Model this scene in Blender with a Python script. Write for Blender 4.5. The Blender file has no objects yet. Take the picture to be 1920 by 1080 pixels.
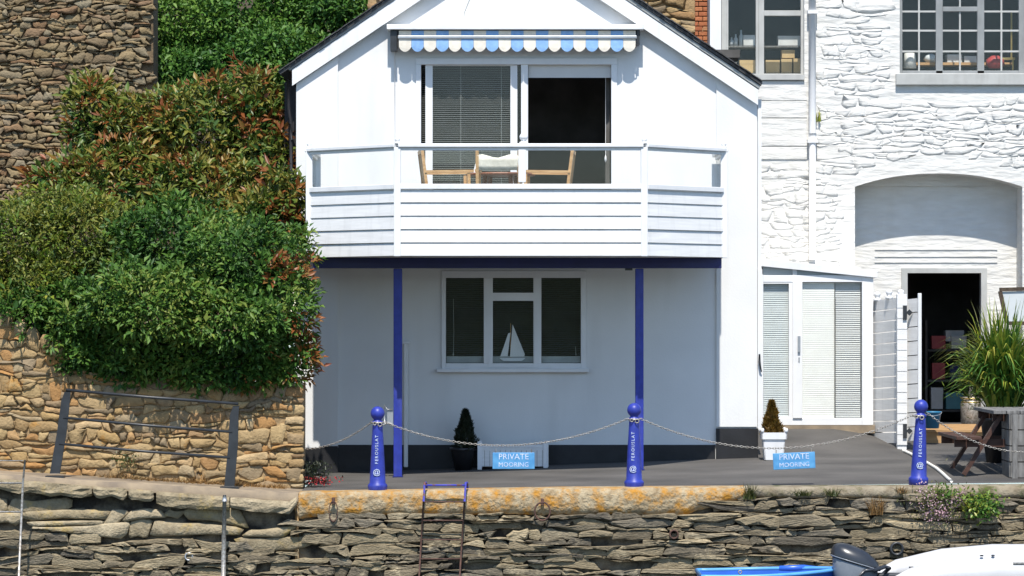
import bpy, math, random
import numpy as np
from mathutils import Vector, Matrix, noise
from mathutils.geometry import delaunay_2d_cdt

S = bpy.context.scene
COL = S.collection
R = math.radians
rng = random.Random(7)

# ------------------------------------------------------------------ camera, sky, sun, exposure
CAM_D, CAM_H, PXM = 40.0, 1.9, 150.0        # distance to the cottage front, eye height, photo pixels per metre there
cd = bpy.data.cameras.new("camera"); cam = bpy.data.objects.new("camera", cd); COL.objects.link(cam)
cam.location = (0, -CAM_D, CAM_H); cam.rotation_euler = (R(90), 0, 0)
cd.sensor_width = 36; cd.lens = 112.5; cd.shift_y = 60 / 1920; cd.clip_end = 3000; cd.clip_start = 0.5
S.camera = cam
W = bpy.data.worlds.new("World"); S.world = W; W.use_nodes = True
wn = W.node_tree; bg = wn.nodes["Background"]
sky = wn.nodes.new("ShaderNodeTexSky"); sky.sky_type = 'NISHITA'; sky.sun_disc = False
sky.sun_elevation = R(58.6); sky.sun_rotation = R(180); sky.air_density = 1.0; sky.dust_density = 0.2; sky.ozone_density = 2.5
wn.links.new(sky.outputs[0], bg.inputs[0]); bg.inputs[1].default_value = 0.15
sd = bpy.data.lights.new("sun", 'SUN'); so = bpy.data.objects.new("sun", sd); COL.objects.link(so)
sd.energy = 4.8; sd.angle = R(0.53); sd.color = (1.0, 0.95, 0.87)
so.rotation_euler = (R(31.4), 0, 0); so.location = (0, -20, 30)
S.view_settings.view_transform = 'Standard'; S.view_settings.look = 'None'
S.view_settings.exposure = 0.46; S.view_settings.gamma = 1
S.cycles.max_bounces = 6; S.cycles.transparent_max_bounces = 12; S.cycles.use_denoising = True

# ------------------------------------------------------------------ helpers
def at(x, y, Y=0.0):
    """a point of the place: depth Y (metres behind the cottage front) seen at photo position x, y"""
    k = (CAM_D + Y) / CAM_D / PXM
    return ((x - 960) * k, Y, CAM_H + (600 - y) * k)
def ln(px, Y=0.0): return px * (CAM_D + Y) / CAM_D / PXM

class MB:
    def __init__(s): s.v = []; s.f = []
    def add(s, vs, fs):
        n = len(s.v); s.v.extend([tuple(p) for p in vs]); s.f.extend([tuple(i + n for i in f) for f in fs]); return s
    def box(s, x0, x1, y0, y1, z0, z1):
        return s.add([(x0,y0,z0),(x1,y0,z0),(x1,y1,z0),(x0,y1,z0),(x0,y0,z1),(x1,y0,z1),(x1,y1,z1),(x0,y1,z1)],
                     [(0,3,2,1),(4,5,6,7),(0,1,5,4),(1,2,6,5),(2,3,7,6),(3,0,4,7)])
    def bpx(s, xa, xb, ya, yb, Y0, Y1, ref=None):
        r = Y0 if ref is None else ref
        a = at(xa, yb, r); b = at(xb, ya, r)
        return s.box(a[0], b[0], Y0, Y1, a[2], b[2])
    def obox(s, c, size, M):
        hx, hy, hz = size[0]/2, size[1]/2, size[2]/2; M = M.to_3x3(); c = Vector(c)
        vs = [c + M @ Vector((sx*hx, sy*hy, sz*hz)) for sz in (-1,1) for sx, sy in ((-1,-1),(1,-1),(1,1),(-1,1))]
        return s.add(vs, [(0,3,2,1),(4,5,6,7),(0,1,5,4),(1,2,6,5),(2,3,7,6),(3,0,4,7)])
    def bar(s, p, q, w, h, up=(0,0,1)):
        p, q = Vector(p), Vector(q); d = q - p; L = d.length; d.normalize()
        u = Vector(up); sx = d.cross(u)
        if sx.length < 1e-4: sx = d.cross(Vector((0,1,0)))
        sx.normalize(); u = sx.cross(d)
        M = Matrix((sx, d, u)).transposed()
        return s.obox((p+q)/2, (w, L, h), M)
    def tube(s, path, r, n=8, cap=True):
        path = [Vector(p) for p in path]; k = len(path); rs = r if isinstance(r, (list, tuple)) else [r]*k
        rings = []; up = Vector((0.13, 0.31, 1)).normalized()
        for i, p in enumerate(path):
            d = (path[min(i+1,k-1)] - path[max(i-1,0)]).normalized()
            if abs(d.dot(up)) > 0.98: up = Vector((1,0.2,0.1)).normalized()
            a = d.cross(up).normalized(); b = a.cross(d)
            rings.append([p + (a*math.cos(2*math.pi*j/n) + b*math.sin(2*math.pi*j/n))*rs[i] for j in range(n)])
        vs = [q for rg in rings for q in rg]; fs = []
        for i in range(k-1):
            for j in range(n): fs.append((i*n+j, i*n+(j+1)%n, (i+1)*n+(j+1)%n, (i+1)*n+j))
        if cap: fs.append(tuple(range(n))); fs.append(tuple((k-1)*n + j for j in reversed(range(n))))
        return s.add(vs, fs)
    def ring(s, c, r, t, M=None, n=16, m=6, sy=1.0):
        M = M or Matrix.Identity(3); c = Vector(c); vs = []; fs = []
        for i in range(n):
            a = 2*math.pi*i/n
            for j in range(m):
                b = 2*math.pi*j/m; rr = r + t*math.cos(b)
                vs.append(c + M @ Vector((rr*math.cos(a), t*math.sin(b), rr*math.sin(a)*sy)))
        for i in range(n):
            for j in range(m): fs.append((i*m+j, i*m+(j+1)%m, ((i+1)%n)*m+(j+1)%m, ((i+1)%n)*m+j))
        return s.add(vs, fs)
    def lathe(s, prof, c, n=20, M=None):
        vs = []; fs = []; k = len(prof); c = Vector(c)
        for r, z in prof:
            for j in range(n):
                a = 2*math.pi*j/n; p = Vector((r*math.cos(a), r*math.sin(a), z)); vs.append(c + (M @ p if M else p))
        for i in range(k-1):
            for j in range(n): fs.append((i*n+j, i*n+(j+1)%n, (i+1)*n+(j+1)%n, (i+1)*n+j))
        fs.append(tuple(reversed(range(n)))); fs.append(tuple((k-1)*n+j for j in range(n)))
        return s.add(vs, fs)
    def prism(s, poly, y0, y1):
        n = len(poly); vs = [(x,y0,z) for x,z in poly] + [(x,y1,z) for x,z in poly]
        return s.add(vs, [tuple(range(n)), tuple(reversed(range(n,2*n)))] + [((i+1)%n, i, n+i, n+(i+1)%n) for i in range(n)])
    def plate(s, outline, holes, y0, y1):
        """upright plate with holes, outline and holes as lists of (x, z)"""
        pts = []; edges = []
        for lp in [outline] + holes:
            n0 = len(pts); m = len(lp); pts += [Vector(p) for p in lp]; edges += [(n0+i, n0+(i+1)%m) for i in range(m)]
        V, E, F, _, _, _ = delaunay_2d_cdt(pts, edges, [], 1, 1e-6)
        def inside(p, lp):
            c = False; m = len(lp)
            for i in range(m):
                x1, z1 = lp[i]; x2, z2 = lp[(i+1)%m]
                if (z1 > p[1]) != (z2 > p[1]) and p[0] < (x2-x1)*(p[1]-z1)/(z2-z1)+x1: c = not c
            return c
        n = len(V); fs = []
        for f in F:
            c = sum((V[i] for i in f), Vector((0,0)))/len(f)
            if any(inside(c, h) for h in holes) or not inside(c, outline): continue
            fs.append(tuple(f)); fs.append(tuple(n+i for i in reversed(f)))
        s.add([(p[0],y0,p[1]) for p in V] + [(p[0],y1,p[1]) for p in V], fs)
        for lp in [outline] + holes:
            m = len(lp)
            s.add([(x,y0,z) for x,z in lp] + [(x,y1,z) for x,z in lp], [(i,(i+1)%m,m+(i+1)%m,m+i) for i in range(m)])
        return s
    def build(s, name, mat, parent=None, smooth=False, bevel=0, org=None, centre=False, kind=None):
        me = bpy.data.meshes.new(name)
        po = Vector(WO.get(parent, (0,0,0))) if parent is not None else Vector((0,0,0))
        if centre and s.v:
            a = np.array(s.v); o3 = Vector((a.min(0)+a.max(0))/2)
        elif org is not None: o3 = Vector(org)
        else: o3 = po.copy()
        me.from_pydata([tuple(Vector(p)-o3) for p in s.v], [], s.f); me.update()
        if smooth: me.shade_smooth()
        o = bpy.data.objects.new(name, me); COL.objects.link(o); me.materials.append(M(mat))
        o.parent = parent; o.location = o3 - po; WO[o] = tuple(o3)
        if bevel:
            b = o.modifiers.new("bevel", 'BEVEL'); b.width = bevel; b.segments = 2; b.limit_method = 'ANGLE'
        if kind: o["kind"] = kind
        return o
WO = {}
def thing(name, label, cat, loc=(0,0,0), group=None):
    o = bpy.data.objects.new(name, None); COL.objects.link(o); o.location = loc; o.empty_display_size = 0.1
    WO[o] = tuple(loc); return tag(o, label, cat, group)
def tag(o, label=None, cat=None, group=None, kind=None):
    if label: o["label"] = label
    if cat: o["category"] = cat
    if group: o["group"] = group
    if kind: o["kind"] = kind
    return o
def clone(o, loc, label=None):
    r = o.copy(); COL.objects.link(r); r.location = loc
    if label: r["label"] = label
    def kids(a, b):
        for ch in [c for c in bpy.data.objects if c.parent == a]:
            c2 = ch.copy(); COL.objects.link(c2); c2.parent = b; kids(ch, c2)
    kids(o, r); return r
def letters(name, txt, size, mat, parent, loc, rot, ext=0.0015, align='CENTER', space=1.0):
    cu = bpy.data.curves.new(name, 'FONT'); cu.body = txt; cu.size = size; cu.extrude = ext; cu.align_x = align; cu.align_y = 'CENTER'
    cu.space_character = space; cu.resolution_u = 2
    tmp = bpy.data.objects.new(name + "_curve", cu); COL.objects.link(tmp)
    me = bpy.data.meshes.new_from_object(tmp.evaluated_get(bpy.context.evaluated_depsgraph_get())); bpy.data.objects.remove(tmp); bpy.data.curves.remove(cu)
    me.name = name; me.materials.clear(); me.materials.append(M(mat))
    o = bpy.data.objects.new(name, me); COL.objects.link(o)
    o.parent = parent; o.location = Vector(loc) - Vector(WO.get(parent, (0,0,0)))
    o.rotation_euler = rot.to_euler() if isinstance(rot, Matrix) else rot
    return o

# ------------------------------------------------------------------ materials
MATS = {}
def M(k): return MATS[k]
def nd(nt, t, **kw):
    n = nt.nodes.new(t)
    for a, b in kw.items(): setattr(n, a, b)
    return n
def mat(name, col, col2=None, rough=0.6, nscale=6.0, bump=0.0, bscale=30.0, metal=0.0, spec=0.4, stretch=(1,1,1), streak=None, detail=5.0, lo=0.35, hi=0.65, bdist=0.01):
    m = bpy.data.materials.new(name); m.use_nodes = True; nt = m.node_tree; L = nt.links
    b = nt.nodes["Principled BSDF"]; b.inputs["Roughness"].default_value = rough; b.inputs["Metallic"].default_value = metal
    b.inputs["Specular IOR Level"].default_value = spec
    g = nd(nt, "ShaderNodeNewGeometry"); mp = nd(nt, "ShaderNodeMapping"); mp.inputs["Scale"].default_value = stretch
    L.new(g.outputs["Position"], mp.inputs["Vector"])
    if col2 is None: col2 = tuple(c*0.9 for c in col)
    n1 = nd(nt, "ShaderNodeTexNoise"); n1.inputs["Scale"].default_value = nscale; n1.inputs["Detail"].default_value = detail
    L.new(mp.outputs[0], n1.inputs["Vector"])
    cr = nd(nt, "ShaderNodeValToRGB"); cr.color_ramp.elements[0].position = lo; cr.color_ramp.elements[1].position = hi
    cr.color_ramp.elements[0].color = (*col2, 1); cr.color_ramp.elements[1].color = (*col, 1)
    L.new(n1.outputs["Fac"], cr.inputs[0]); out = cr.outputs[0]
    if streak:                               # water stains: narrow across, long down the face
        sc, amt, scol = streak
        mp2 = nd(nt, "ShaderNodeMapping"); mp2.inputs["Scale"].default_value = (sc, sc, sc*0.12); L.new(g.outputs["Position"], mp2.inputs["Vector"])
        n2 = nd(nt, "ShaderNodeTexNoise"); n2.inputs["Scale"].default_value = 1; n2.inputs["Detail"].default_value = 4; L.new(mp2.outputs[0], n2.inputs["Vector"])
        r2 = nd(nt, "ShaderNodeMapRange"); r2.inputs[1].default_value = 0.52; r2.inputs[2].default_value = 0.75; r2.inputs[3].default_value = 0; r2.inputs[4].default_value = amt
        L.new(n2.outputs["Fac"], r2.inputs[0])
        mx = nd(nt, "ShaderNodeMix", data_type='RGBA'); L.new(r2.outputs[0], mx.inputs[0]); L.new(out, mx.inputs[6]); mx.inputs[7].default_value = (*scol, 1); out = mx.outputs[2]
    L.new(out, b.inputs["Base Color"])
    if bump:
        n3 = nd(nt, "ShaderNodeTexNoise"); n3.inputs["Scale"].default_value = bscale; n3.inputs["Detail"].default_value = 6; L.new(mp.outputs[0], n3.inputs["Vector"])
        bp = nd(nt, "ShaderNodeBump"); bp.inputs["Strength"].default_value = bump; bp.inputs["Distance"].default_value = bdist
        L.new(n3.outputs["Fac"], bp.inputs["Height"]); L.new(bp.outputs[0], b.inputs["Normal"])
    MATS[name] = m; return m
def mat_pieces(name, cols, rough=0.85, nscale=9.0, namt=0.45, bump=0.6, bscale=35.0, stretch=(1,1,1), bdist=0.02, patch=None, spec=0.25, ncol=(0.35,0.33,0.3)):
    """one colour out of cols for each separate piece, grain on top"""
    m = bpy.data.materials.new(name); m.use_nodes = True; nt = m.node_tree; L = nt.links
    b = nt.nodes["Principled BSDF"]; b.inputs["Roughness"].default_value = rough; b.inputs["Specular IOR Level"].default_value = spec
    g = nd(nt, "ShaderNodeNewGeometry"); oi = nd(nt, "ShaderNodeObjectInfo")
    ad = nd(nt, "ShaderNodeMath", operation='ADD'); L.new(g.outputs["Random Per Island"], ad.inputs[0]); L.new(oi.outputs["Random"], ad.inputs[1])
    fr = nd(nt, "ShaderNodeMath", operation='FRACT'); L.new(ad.outputs[0], fr.inputs[0])
    cr = nd(nt, "ShaderNodeValToRGB"); e = cr.color_ramp.elements
    while len(e) < len(cols): e.new(0.5)
    for i, c in enumerate(cols): e[i].position = i/(len(cols)-1); e[i].color = (*c, 1)
    L.new(fr.outputs[0], cr.inputs[0])
    mp = nd(nt, "ShaderNodeMapping"); mp.inputs["Scale"].default_value = stretch; L.new(g.outputs["Position"], mp.inputs["Vector"])
    n1 = nd(nt, "ShaderNodeTexNoise"); n1.inputs["Scale"].default_value = nscale; n1.inputs["Detail"].default_value = 6; n1.inputs["Roughness"].default_value = 0.65
    L.new(mp.outputs[0], n1.inputs["Vector"])
    r1 = nd(nt, "ShaderNodeMapRange"); r1.inputs[1].default_value = 0.4; r1.inputs[2].default_value = 0.72; r1.inputs[4].default_value = namt
    L.new(n1.outputs["Fac"], r1.inputs[0])
    mx = nd(nt, "ShaderNodeMix", data_type='RGBA', blend_type='MULTIPLY'); L.new(r1.outputs[0], mx.inputs[0]); L.new(cr.outputs[0], mx.inputs[6]); mx.inputs[7].default_value = (*ncol, 1)
    out = mx.outputs[2]
    if patch:                                # lichen or stain patches with a shape of their own
        pcol, psc, plo, phi = patch
        n2 = nd(nt, "ShaderNodeTexNoise"); n2.inputs["Scale"].default_value = psc; n2.inputs["Detail"].default_value = 7; n2.inputs["Roughness"].default_value = 0.7; L.new(g.outputs["Position"], n2.inputs["Vector"])
        r2 = nd(nt, "ShaderNodeMapRange"); r2.inputs[1].default_value = plo; r2.inputs[2].default_value = phi; L.new(n2.outputs["Fac"], r2.inputs[0])
        m2 = nd(nt, "ShaderNodeMix", data_type='RGBA'); L.new(r2.outputs[0], m2.inputs[0]); L.new(out, m2.inputs[6]); m2.inputs[7].default_value = (*pcol, 1); out = m2.outputs[2]
    L.new(out, b.inputs["Base Color"])
    n3 = nd(nt, "ShaderNodeTexNoise"); n3.inputs["Scale"].default_value = bscale; n3.inputs["Detail"].default_value = 6; L.new(mp.outputs[0], n3.inputs["Vector"])
    bp = nd(nt, "ShaderNodeBump"); bp.inputs["Strength"].default_value = bump; bp.inputs["Distance"].default_value = bdist
    L.new(n3.outputs["Fac"], bp.inputs["Height"]); L.new(bp.outputs[0], b.inputs["Normal"])
    MATS[name] = m; return m
def mat_leaf(name, cols, rough=0.4, trans=0.25, pscale=1.2, spec=0.5, pw=0.45):
    m = bpy.data.materials.new(name); m.use_nodes = True; nt = m.node_tree; L = nt.links
    b = nt.nodes["Principled BSDF"]; b.inputs["Roughness"].default_value = rough; b.inputs["Specular IOR Level"].default_value = spec
    g = nd(nt, "ShaderNodeNewGeometry")
    n1 = nd(nt, "ShaderNodeTexNoise"); n1.inputs["Scale"].default_value = pscale; n1.inputs["Detail"].default_value = 3; L.new(g.outputs["Position"], n1.inputs["Vector"])
    r1 = nd(nt, "ShaderNodeMapRange"); r1.inputs[1].default_value = 0.35; r1.inputs[2].default_value = 0.65; L.new(n1.outputs["Fac"], r1.inputs[0])
    mx = nd(nt, "ShaderNodeMix"); mx.inputs[0].default_value = pw; L.new(g.outputs["Random Per Island"], mx.inputs[2]); L.new(r1.outputs[0], mx.inputs[3])
    cr = nd(nt, "ShaderNodeValToRGB"); e = cr.color_ramp.elements
    while len(e) < len(cols): e.new(0.5)
    for i, c in enumerate(cols): e[i].position = 0.1 + 0.8*i/(len(cols)-1); e[i].color = (*c, 1)
    L.new(mx.outputs[0], cr.inputs[0]); L.new(cr.outputs[0], b.inputs["Base Color"])
    t = nd(nt, "ShaderNodeBsdfTranslucent"); L.new(cr.outputs[0], t.inputs["Color"])
    ms = nd(nt, "ShaderNodeMixShader"); ms.inputs[0].default_value = trans
    L.new(b.outputs[0], ms.inputs[1]); L.new(t.outputs[0], ms.inputs[2]); L.new(ms.outputs[0], nt.nodes["Material Output"].inputs[0])
    MATS[name] = m
def mat_glass(name, tint=(0.985,0.992,0.988), refl=0.045):
    m = bpy.data.materials.new(name); m.use_nodes = True; nt = m.node_tree; L = nt.links
    nt.nodes.remove(nt.nodes["Principled BSDF"])
    t = nd(nt, "ShaderNodeBsdfTransparent"); t.inputs[0].default_value = (*tint, 1)
    gl = nd(nt, "ShaderNodeBsdfGlossy"); gl.inputs["Roughness"].default_value = 0.02
    lw = nd(nt, "ShaderNodeLayerWeight"); lw.inputs[0].default_value = 0.5      # 4 % head on, rising towards grazing, the same from both sides
    pw = nd(nt, "ShaderNodeMath", operation='POWER'); L.new(lw.outputs["Facing"], pw.inputs[0]); pw.inputs[1].default_value = 5.0
    fr = nd(nt, "ShaderNodeMath", operation='MULTIPLY_ADD'); L.new(pw.outputs[0], fr.inputs[0]); fr.inputs[1].default_value = 0.94; fr.inputs[2].default_value = refl*0.5
    ms = nd(nt, "ShaderNodeMixShader"); L.new(fr.outputs[0], ms.inputs[0]); L.new(t.outputs[0], ms.inputs[1]); L.new(gl.outputs[0], ms.inputs[2])
    L.new(ms.outputs[0], nt.nodes["Material Output"].inputs[0]); MATS[name] = m

mat("render_white", (0.71,0.71,0.70), (0.665,0.665,0.655), rough=0.75, nscale=1.4, bump=0.15, bscale=50, streak=(3.2,0.20,(0.46,0.46,0.44)), spec=0.2, detail=7)
mat("paint_white", (0.72,0.72,0.72), (0.67,0.67,0.67), rough=0.45, nscale=3, bump=0.05, bscale=40, streak=(9.0,0.28,(0.44,0.45,0.44)))
mat("board_white", (0.74,0.735,0.725), (0.66,0.655,0.645), rough=0.5, nscale=5, stretch=(0.4,0.4,6), bump=0.12, bscale=20, streak=(12.0,0.32,(0.46,0.46,0.45)))
mat("frame_white", (0.72,0.72,0.72), (0.68,0.68,0.68), rough=0.35, nscale=4, streak=(10,0.15,(0.5,0.5,0.48)))
mat("stone_white", (0.66,0.65,0.62), (0.60,0.585,0.55), rough=0.8, nscale=5, bump=0.7, bscale=2.6, bdist=0.04, stretch=(1.3,1.3,6), streak=(4.0,0.2,(0.55,0.53,0.48)), spec=0.2)
mat("plaster_white", (0.67,0.66,0.63), (0.61,0.595,0.56), rough=0.8, nscale=3, bump=0.8, bscale=2.4, bdist=0.035, stretch=(1.3,1.3,5), streak=(5.0,0.25,(0.55,0.52,0.46)), spec=0.2)
mat("plinth_black", (0.017,0.017,0.019), (0.010,0.010,0.011), rough=0.55, nscale=5, bump=0.15, bscale=40)
mat("navy", (0.014,0.016,0.105), (0.011,0.013,0.085), rough=0.42, nscale=6)
mat("royal_blue", (0.026,0.042,0.31), (0.020,0.032,0.24), rough=0.42, nscale=14, bump=0.08, bscale=60, spec=0.4, streak=(14,0.25,(0.10,0.11,0.26)))
mat("asphalt", (0.112,0.104,0.096), (0.052,0.049,0.046), rough=0.9, nscale=0.8, bump=0.5, bscale=160, bdist=0.006, stretch=(1,1.6,1), detail=9, lo=0.3, hi=0.7)
mat("slate_roof", (0.060,0.062,0.066), (0.035,0.034,0.034), rough=0.7, nscale=9, bump=0.4, bscale=30)
mat("verge_grey", (0.30,0.32,0.32), (0.22,0.23,0.23), rough=0.7, nscale=10, bump=0.2)
mat("eave_shade_and_pipe", (0.022,0.020,0.022), (0.012,0.011,0.012), rough=0.6, nscale=10, stretch=(6,6,0.6))  # near-black for the painted eave shade and the dark downpipe
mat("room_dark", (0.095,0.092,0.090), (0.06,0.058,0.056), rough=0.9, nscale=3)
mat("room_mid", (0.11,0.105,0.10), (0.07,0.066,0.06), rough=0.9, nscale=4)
mat("slat_pale", (0.40,0.42,0.41), (0.34,0.36,0.35), rough=0.5)
mat("slat_dark", (0.10,0.11,0.115), (0.08,0.085,0.09), rough=0.5)
mat("blind_white", (0.78,0.77,0.73), (0.74,0.73,0.69), rough=0.6)
mat("blind_grey", (0.55,0.58,0.58), (0.50,0.53,0.53), rough=0.6)
mat("frost", (0.40,0.44,0.45), (0.36,0.40,0.41), rough=0.25)
mat("roller", (0.60,0.60,0.58), (0.55,0.55,0.54), rough=0.8, nscale=3)
mat("awning_blue", (0.25,0.43,0.70), (0.20,0.36,0.62), rough=0.85, nscale=18)
mat("awning_cream", (0.74,0.69,0.60), (0.66,0.61,0.52), rough=0.85, nscale=18)
mat("metal_grey", (0.42,0.43,0.44), (0.34,0.35,0.36), rough=0.4, metal=0.6)
mat("metal_pale", (0.46,0.44,0.40), (0.24,0.21,0.18), rough=0.45, metal=0.5, nscale=40)
mat("metal_black", (0.035,0.038,0.042), (0.025,0.026,0.028), rough=0.38, nscale=8, bump=0.1, bscale=60)
mat("rust", (0.115,0.058,0.040), (0.055,0.030,0.026), rough=0.85, nscale=20, bump=0.4, bscale=60)
mat("ladder_paint", (0.045,0.05,0.33), (0.14,0.06,0.05), rough=0.6, nscale=14, lo=0.42, hi=0.5)
mat("teak", (0.52,0.33,0.16), (0.40,0.23,0.10), rough=0.5, nscale=8, stretch=(1,1,4))
mat("redwood", (0.22,0.075,0.035), (0.14,0.045,0.02), rough=0.5, nscale=8)
mat("canvas", (0.72,0.70,0.62), (0.62,0.60,0.52), rough=0.9, nscale=12, bump=0.3, bscale=14, bdist=0.02)
mat("sail_white", (0.75,0.76,0.76), (0.70,0.71,0.71), rough=0.7)
mat("concrete_coping", (0.42,0.36,0.28), (0.33,0.28,0.21), rough=0.9, nscale=5, bump=0.5, bscale=30, bdist=0.012)
mat("earth", (0.075,0.052,0.032), (0.045,0.032,0.02), rough=0.95, nscale=4, bump=0.6, bscale=20, bdist=0.03)
mat("path_concrete", (0.29,0.225,0.15), (0.17,0.135,0.10), rough=0.9, nscale=4, bump=0.4, bscale=40)
mat("mortar_gold", (0.36,0.25,0.13), (0.24,0.165,0.085), rough=0.95, nscale=7, bump=0.8, bscale=30, bdist=0.02)
mat("mortar_brown", (0.19,0.135,0.075), (0.12,0.085,0.05), rough=0.95, nscale=8, bump=0.8, bscale=30, bdist=0.02)
mat("mortar_dark", (0.20,0.165,0.115), (0.028,0.024,0.020), rough=0.95, nscale=4, bump=0.9, bscale=22, bdist=0.03, lo=0.40, hi=0.62)
mat("frame_grey", (0.27,0.28,0.28), (0.22,0.23,0.23), rough=0.55, nscale=5, streak=(8,0.3,(0.14,0.14,0.13)))
mat("frame_palegrey", (0.44,0.44,0.42), (0.38,0.38,0.36), rough=0.55, nscale=5, streak=(8,0.3,(0.25,0.24,0.22)))
mat("cardboard", (0.50,0.36,0.18), (0.44,0.31,0.15), rough=0.85)
mat("timber_tan", (0.46,0.28,0.13), (0.36,0.21,0.09), rough=0.7, nscale=5, stretch=(1,5,5))
mat("wood_dark", (0.075,0.034,0.022), (0.045,0.020,0.014), rough=0.6, nscale=10, stretch=(1,1,3))
mat("wood_grey", (0.20,0.195,0.185), (0.11,0.105,0.10), rough=0.85, nscale=5, stretch=(6,1,1), bump=0.3, bscale=20)
mat("sign_blue", (0.10,0.31,0.55), (0.06,0.23,0.46), rough=0.5, nscale=12)
mat("letter_white", (0.62,0.68,0.78), (0.40,0.48,0.66), rough=0.5, nscale=30)
mat("pot_black", (0.02,0.02,0.023), (0.014,0.014,0.016), rough=0.35)
mat("bucket_blue", (0.03,0.18,0.32), (0.025,0.15,0.28), rough=0.4)
mat("red_print", (0.42,0.06,0.06), (0.32,0.045,0.045), rough=0.5)
mat("box_white", (0.6,0.6,0.58), (0.5,0.5,0.48), rough=0.6)
mat("box_teal", (0.12,0.32,0.34), (0.10,0.25,0.28), rough=0.6)
mat("brass", (0.65,0.48,0.18), (0.55,0.40,0.15), rough=0.3, metal=0.8)
mat("rubber_white", (0.52,0.52,0.525), (0.46,0.46,0.465), rough=0.45, nscale=3, streak=(5,0.15,(0.6,0.6,0.58)))
mat("motor_dark", (0.028,0.032,0.040), (0.022,0.025,0.031), rough=0.3, nscale=6, spec=0.5)
mat("motor_grey", (0.20,0.22,0.25), (0.16,0.18,0.21), rough=0.25, spec=0.6)
mat("boat_blue", (0.025,0.11,0.48), (0.02,0.09,0.42), rough=0.3, nscale=4)
mat("boat_rim", (0.10,0.33,0.68), (0.08,0.28,0.60), rough=0.35)
mat("water", (0.02,0.035,0.035), (0.015,0.028,0.028), rough=0.12, bump=0.4, bscale=3, bdist=0.05)
mat("bank", (0.055,0.085,0.030), (0.030,0.050,0.018), rough=0.95, nscale=0.15)
mat("bark", (0.085,0.062,0.042), (0.05,0.036,0.025), rough=0.9, nscale=20, bump=0.6)
mat("hose_white", (0.78,0.76,0.70), (0.7,0.68,0.62), rough=0.5)
mat_pieces("stones_gold", [(0.36,0.24,0.105),(0.30,0.20,0.095),(0.42,0.30,0.15),(0.25,0.175,0.10),(0.38,0.20,0.07),(0.46,0.35,0.20),(0.19,0.145,0.095),(0.40,0.28,0.13)], nscale=12, bump=0.7, patch=((0.42,0.21,0.05),3.0,0.60,0.72))
mat_pieces("stones_brown", [(0.215,0.155,0.080),(0.26,0.195,0.105),(0.165,0.122,0.072),(0.31,0.235,0.13),(0.20,0.115,0.060),(0.25,0.21,0.14),(0.185,0.14,0.08)], nscale=10, bump=0.8, patch=((0.27,0.125,0.05),2.2,0.62,0.72))
mat_pieces("stones_slate", [(0.205,0.165,0.105),(0.30,0.245,0.155),(0.135,0.112,0.078),(0.40,0.325,0.205),(0.165,0.145,0.112),(0.26,0.21,0.13),(0.105,0.092,0.072),(0.34,0.27,0.165)], nscale=9, bump=0.9, bscale=26, stretch=(1,1,4), bdist=0.03, patch=((0.47,0.39,0.255),6.0,0.56,0.72))
mat_pieces("stones_pale", [(0.33,0.27,0.175),(0.27,0.22,0.14),(0.40,0.33,0.22),(0.30,0.24,0.145)], nscale=7, bump=0.9, namt=0.7, patch=((0.38,0.27,0.09),3.0,0.55,0.70))
mat_pieces("coping_lichen", [(0.40,0.325,0.21),(0.38,0.305,0.195)], nscale=9, namt=0.85, bump=1.0, bscale=24, bdist=0.03, patch=((0.40,0.19,0.028),5.5,0.46,0.62), ncol=(0.36,0.27,0.17))
mat_pieces("coping_moss", [(0.30,0.26,0.19),(0.27,0.23,0.165)], nscale=5, namt=0.8, bump=0.9, bscale=26, patch=((0.085,0.085,0.032),3.6,0.50,0.62), ncol=(0.35,0.28,0.2))
mat_pieces("bricks", [(0.40,0.13,0.06),(0.46,0.18,0.08),(0.34,0.11,0.05),(0.48,0.24,0.12)], nscale=14, bump=0.4)
mat_leaf("leaf_hedge", [(0.020,0.056,0.011),(0.038,0.102,0.016),(0.068,0.152,0.023),(0.105,0.195,0.030),(0.18,0.225,0.040)], rough=0.5, spec=0.3)
mat_leaf("leaf_hedge_olive", [(0.045,0.075,0.014),(0.085,0.125,0.020),(0.15,0.17,0.026),(0.23,0.20,0.032)], rough=0.5, spec=0.3)
mat_leaf("leaf_photinia", [(0.030,0.080,0.016),(0.070,0.130,0.022),(0.13,0.165,0.028),(0.21,0.20,0.036),(0.27,0.17,0.036)], rough=0.42, spec=0.35)
mat_leaf("leaf_red", [(0.15,0.050,0.018),(0.24,0.075,0.022),(0.22,0.12,0.028),(0.28,0.085,0.040)], rough=0.42, spec=0.35)
mat_leaf("leaf_tree", [(0.024,0.080,0.014),(0.052,0.140,0.022),(0.090,0.19,0.028),(0.135,0.235,0.036)], pscale=0.9, rough=0.5, spec=0.3)
mat_leaf("leaf_yellowgreen", [(0.065,0.14,0.016),(0.13,0.21,0.022),(0.24,0.27,0.032),(0.34,0.30,0.05)], rough=0.4)
mat_leaf("leaf_conifer_dark", [(0.014,0.022,0.012),(0.022,0.032,0.016),(0.034,0.040,0.018)])
mat_leaf("leaf_conifer_gold", [(0.11,0.075,0.014),(0.19,0.11,0.018),(0.15,0.07,0.014),(0.24,0.13,0.024)])
mat_leaf("leaf_weed", [(0.040,0.060,0.014),(0.075,0.090,0.020),(0.13,0.115,0.035)])
mat_leaf("straw", [(0.26,0.14,0.045),(0.34,0.19,0.06),(0.22,0.13,0.05),(0.30,0.22,0.10)], rough=0.8)
mat_leaf("petal_pink", [(0.42,0.22,0.30),(0.50,0.30,0.36),(0.55,0.42,0.42)], rough=0.6)
mat_leaf("petal_red", [(0.40,0.02,0.025),(0.50,0.035,0.04),(0.32,0.015,0.02)], rough=0.6)
mat_glass("glass")

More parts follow.
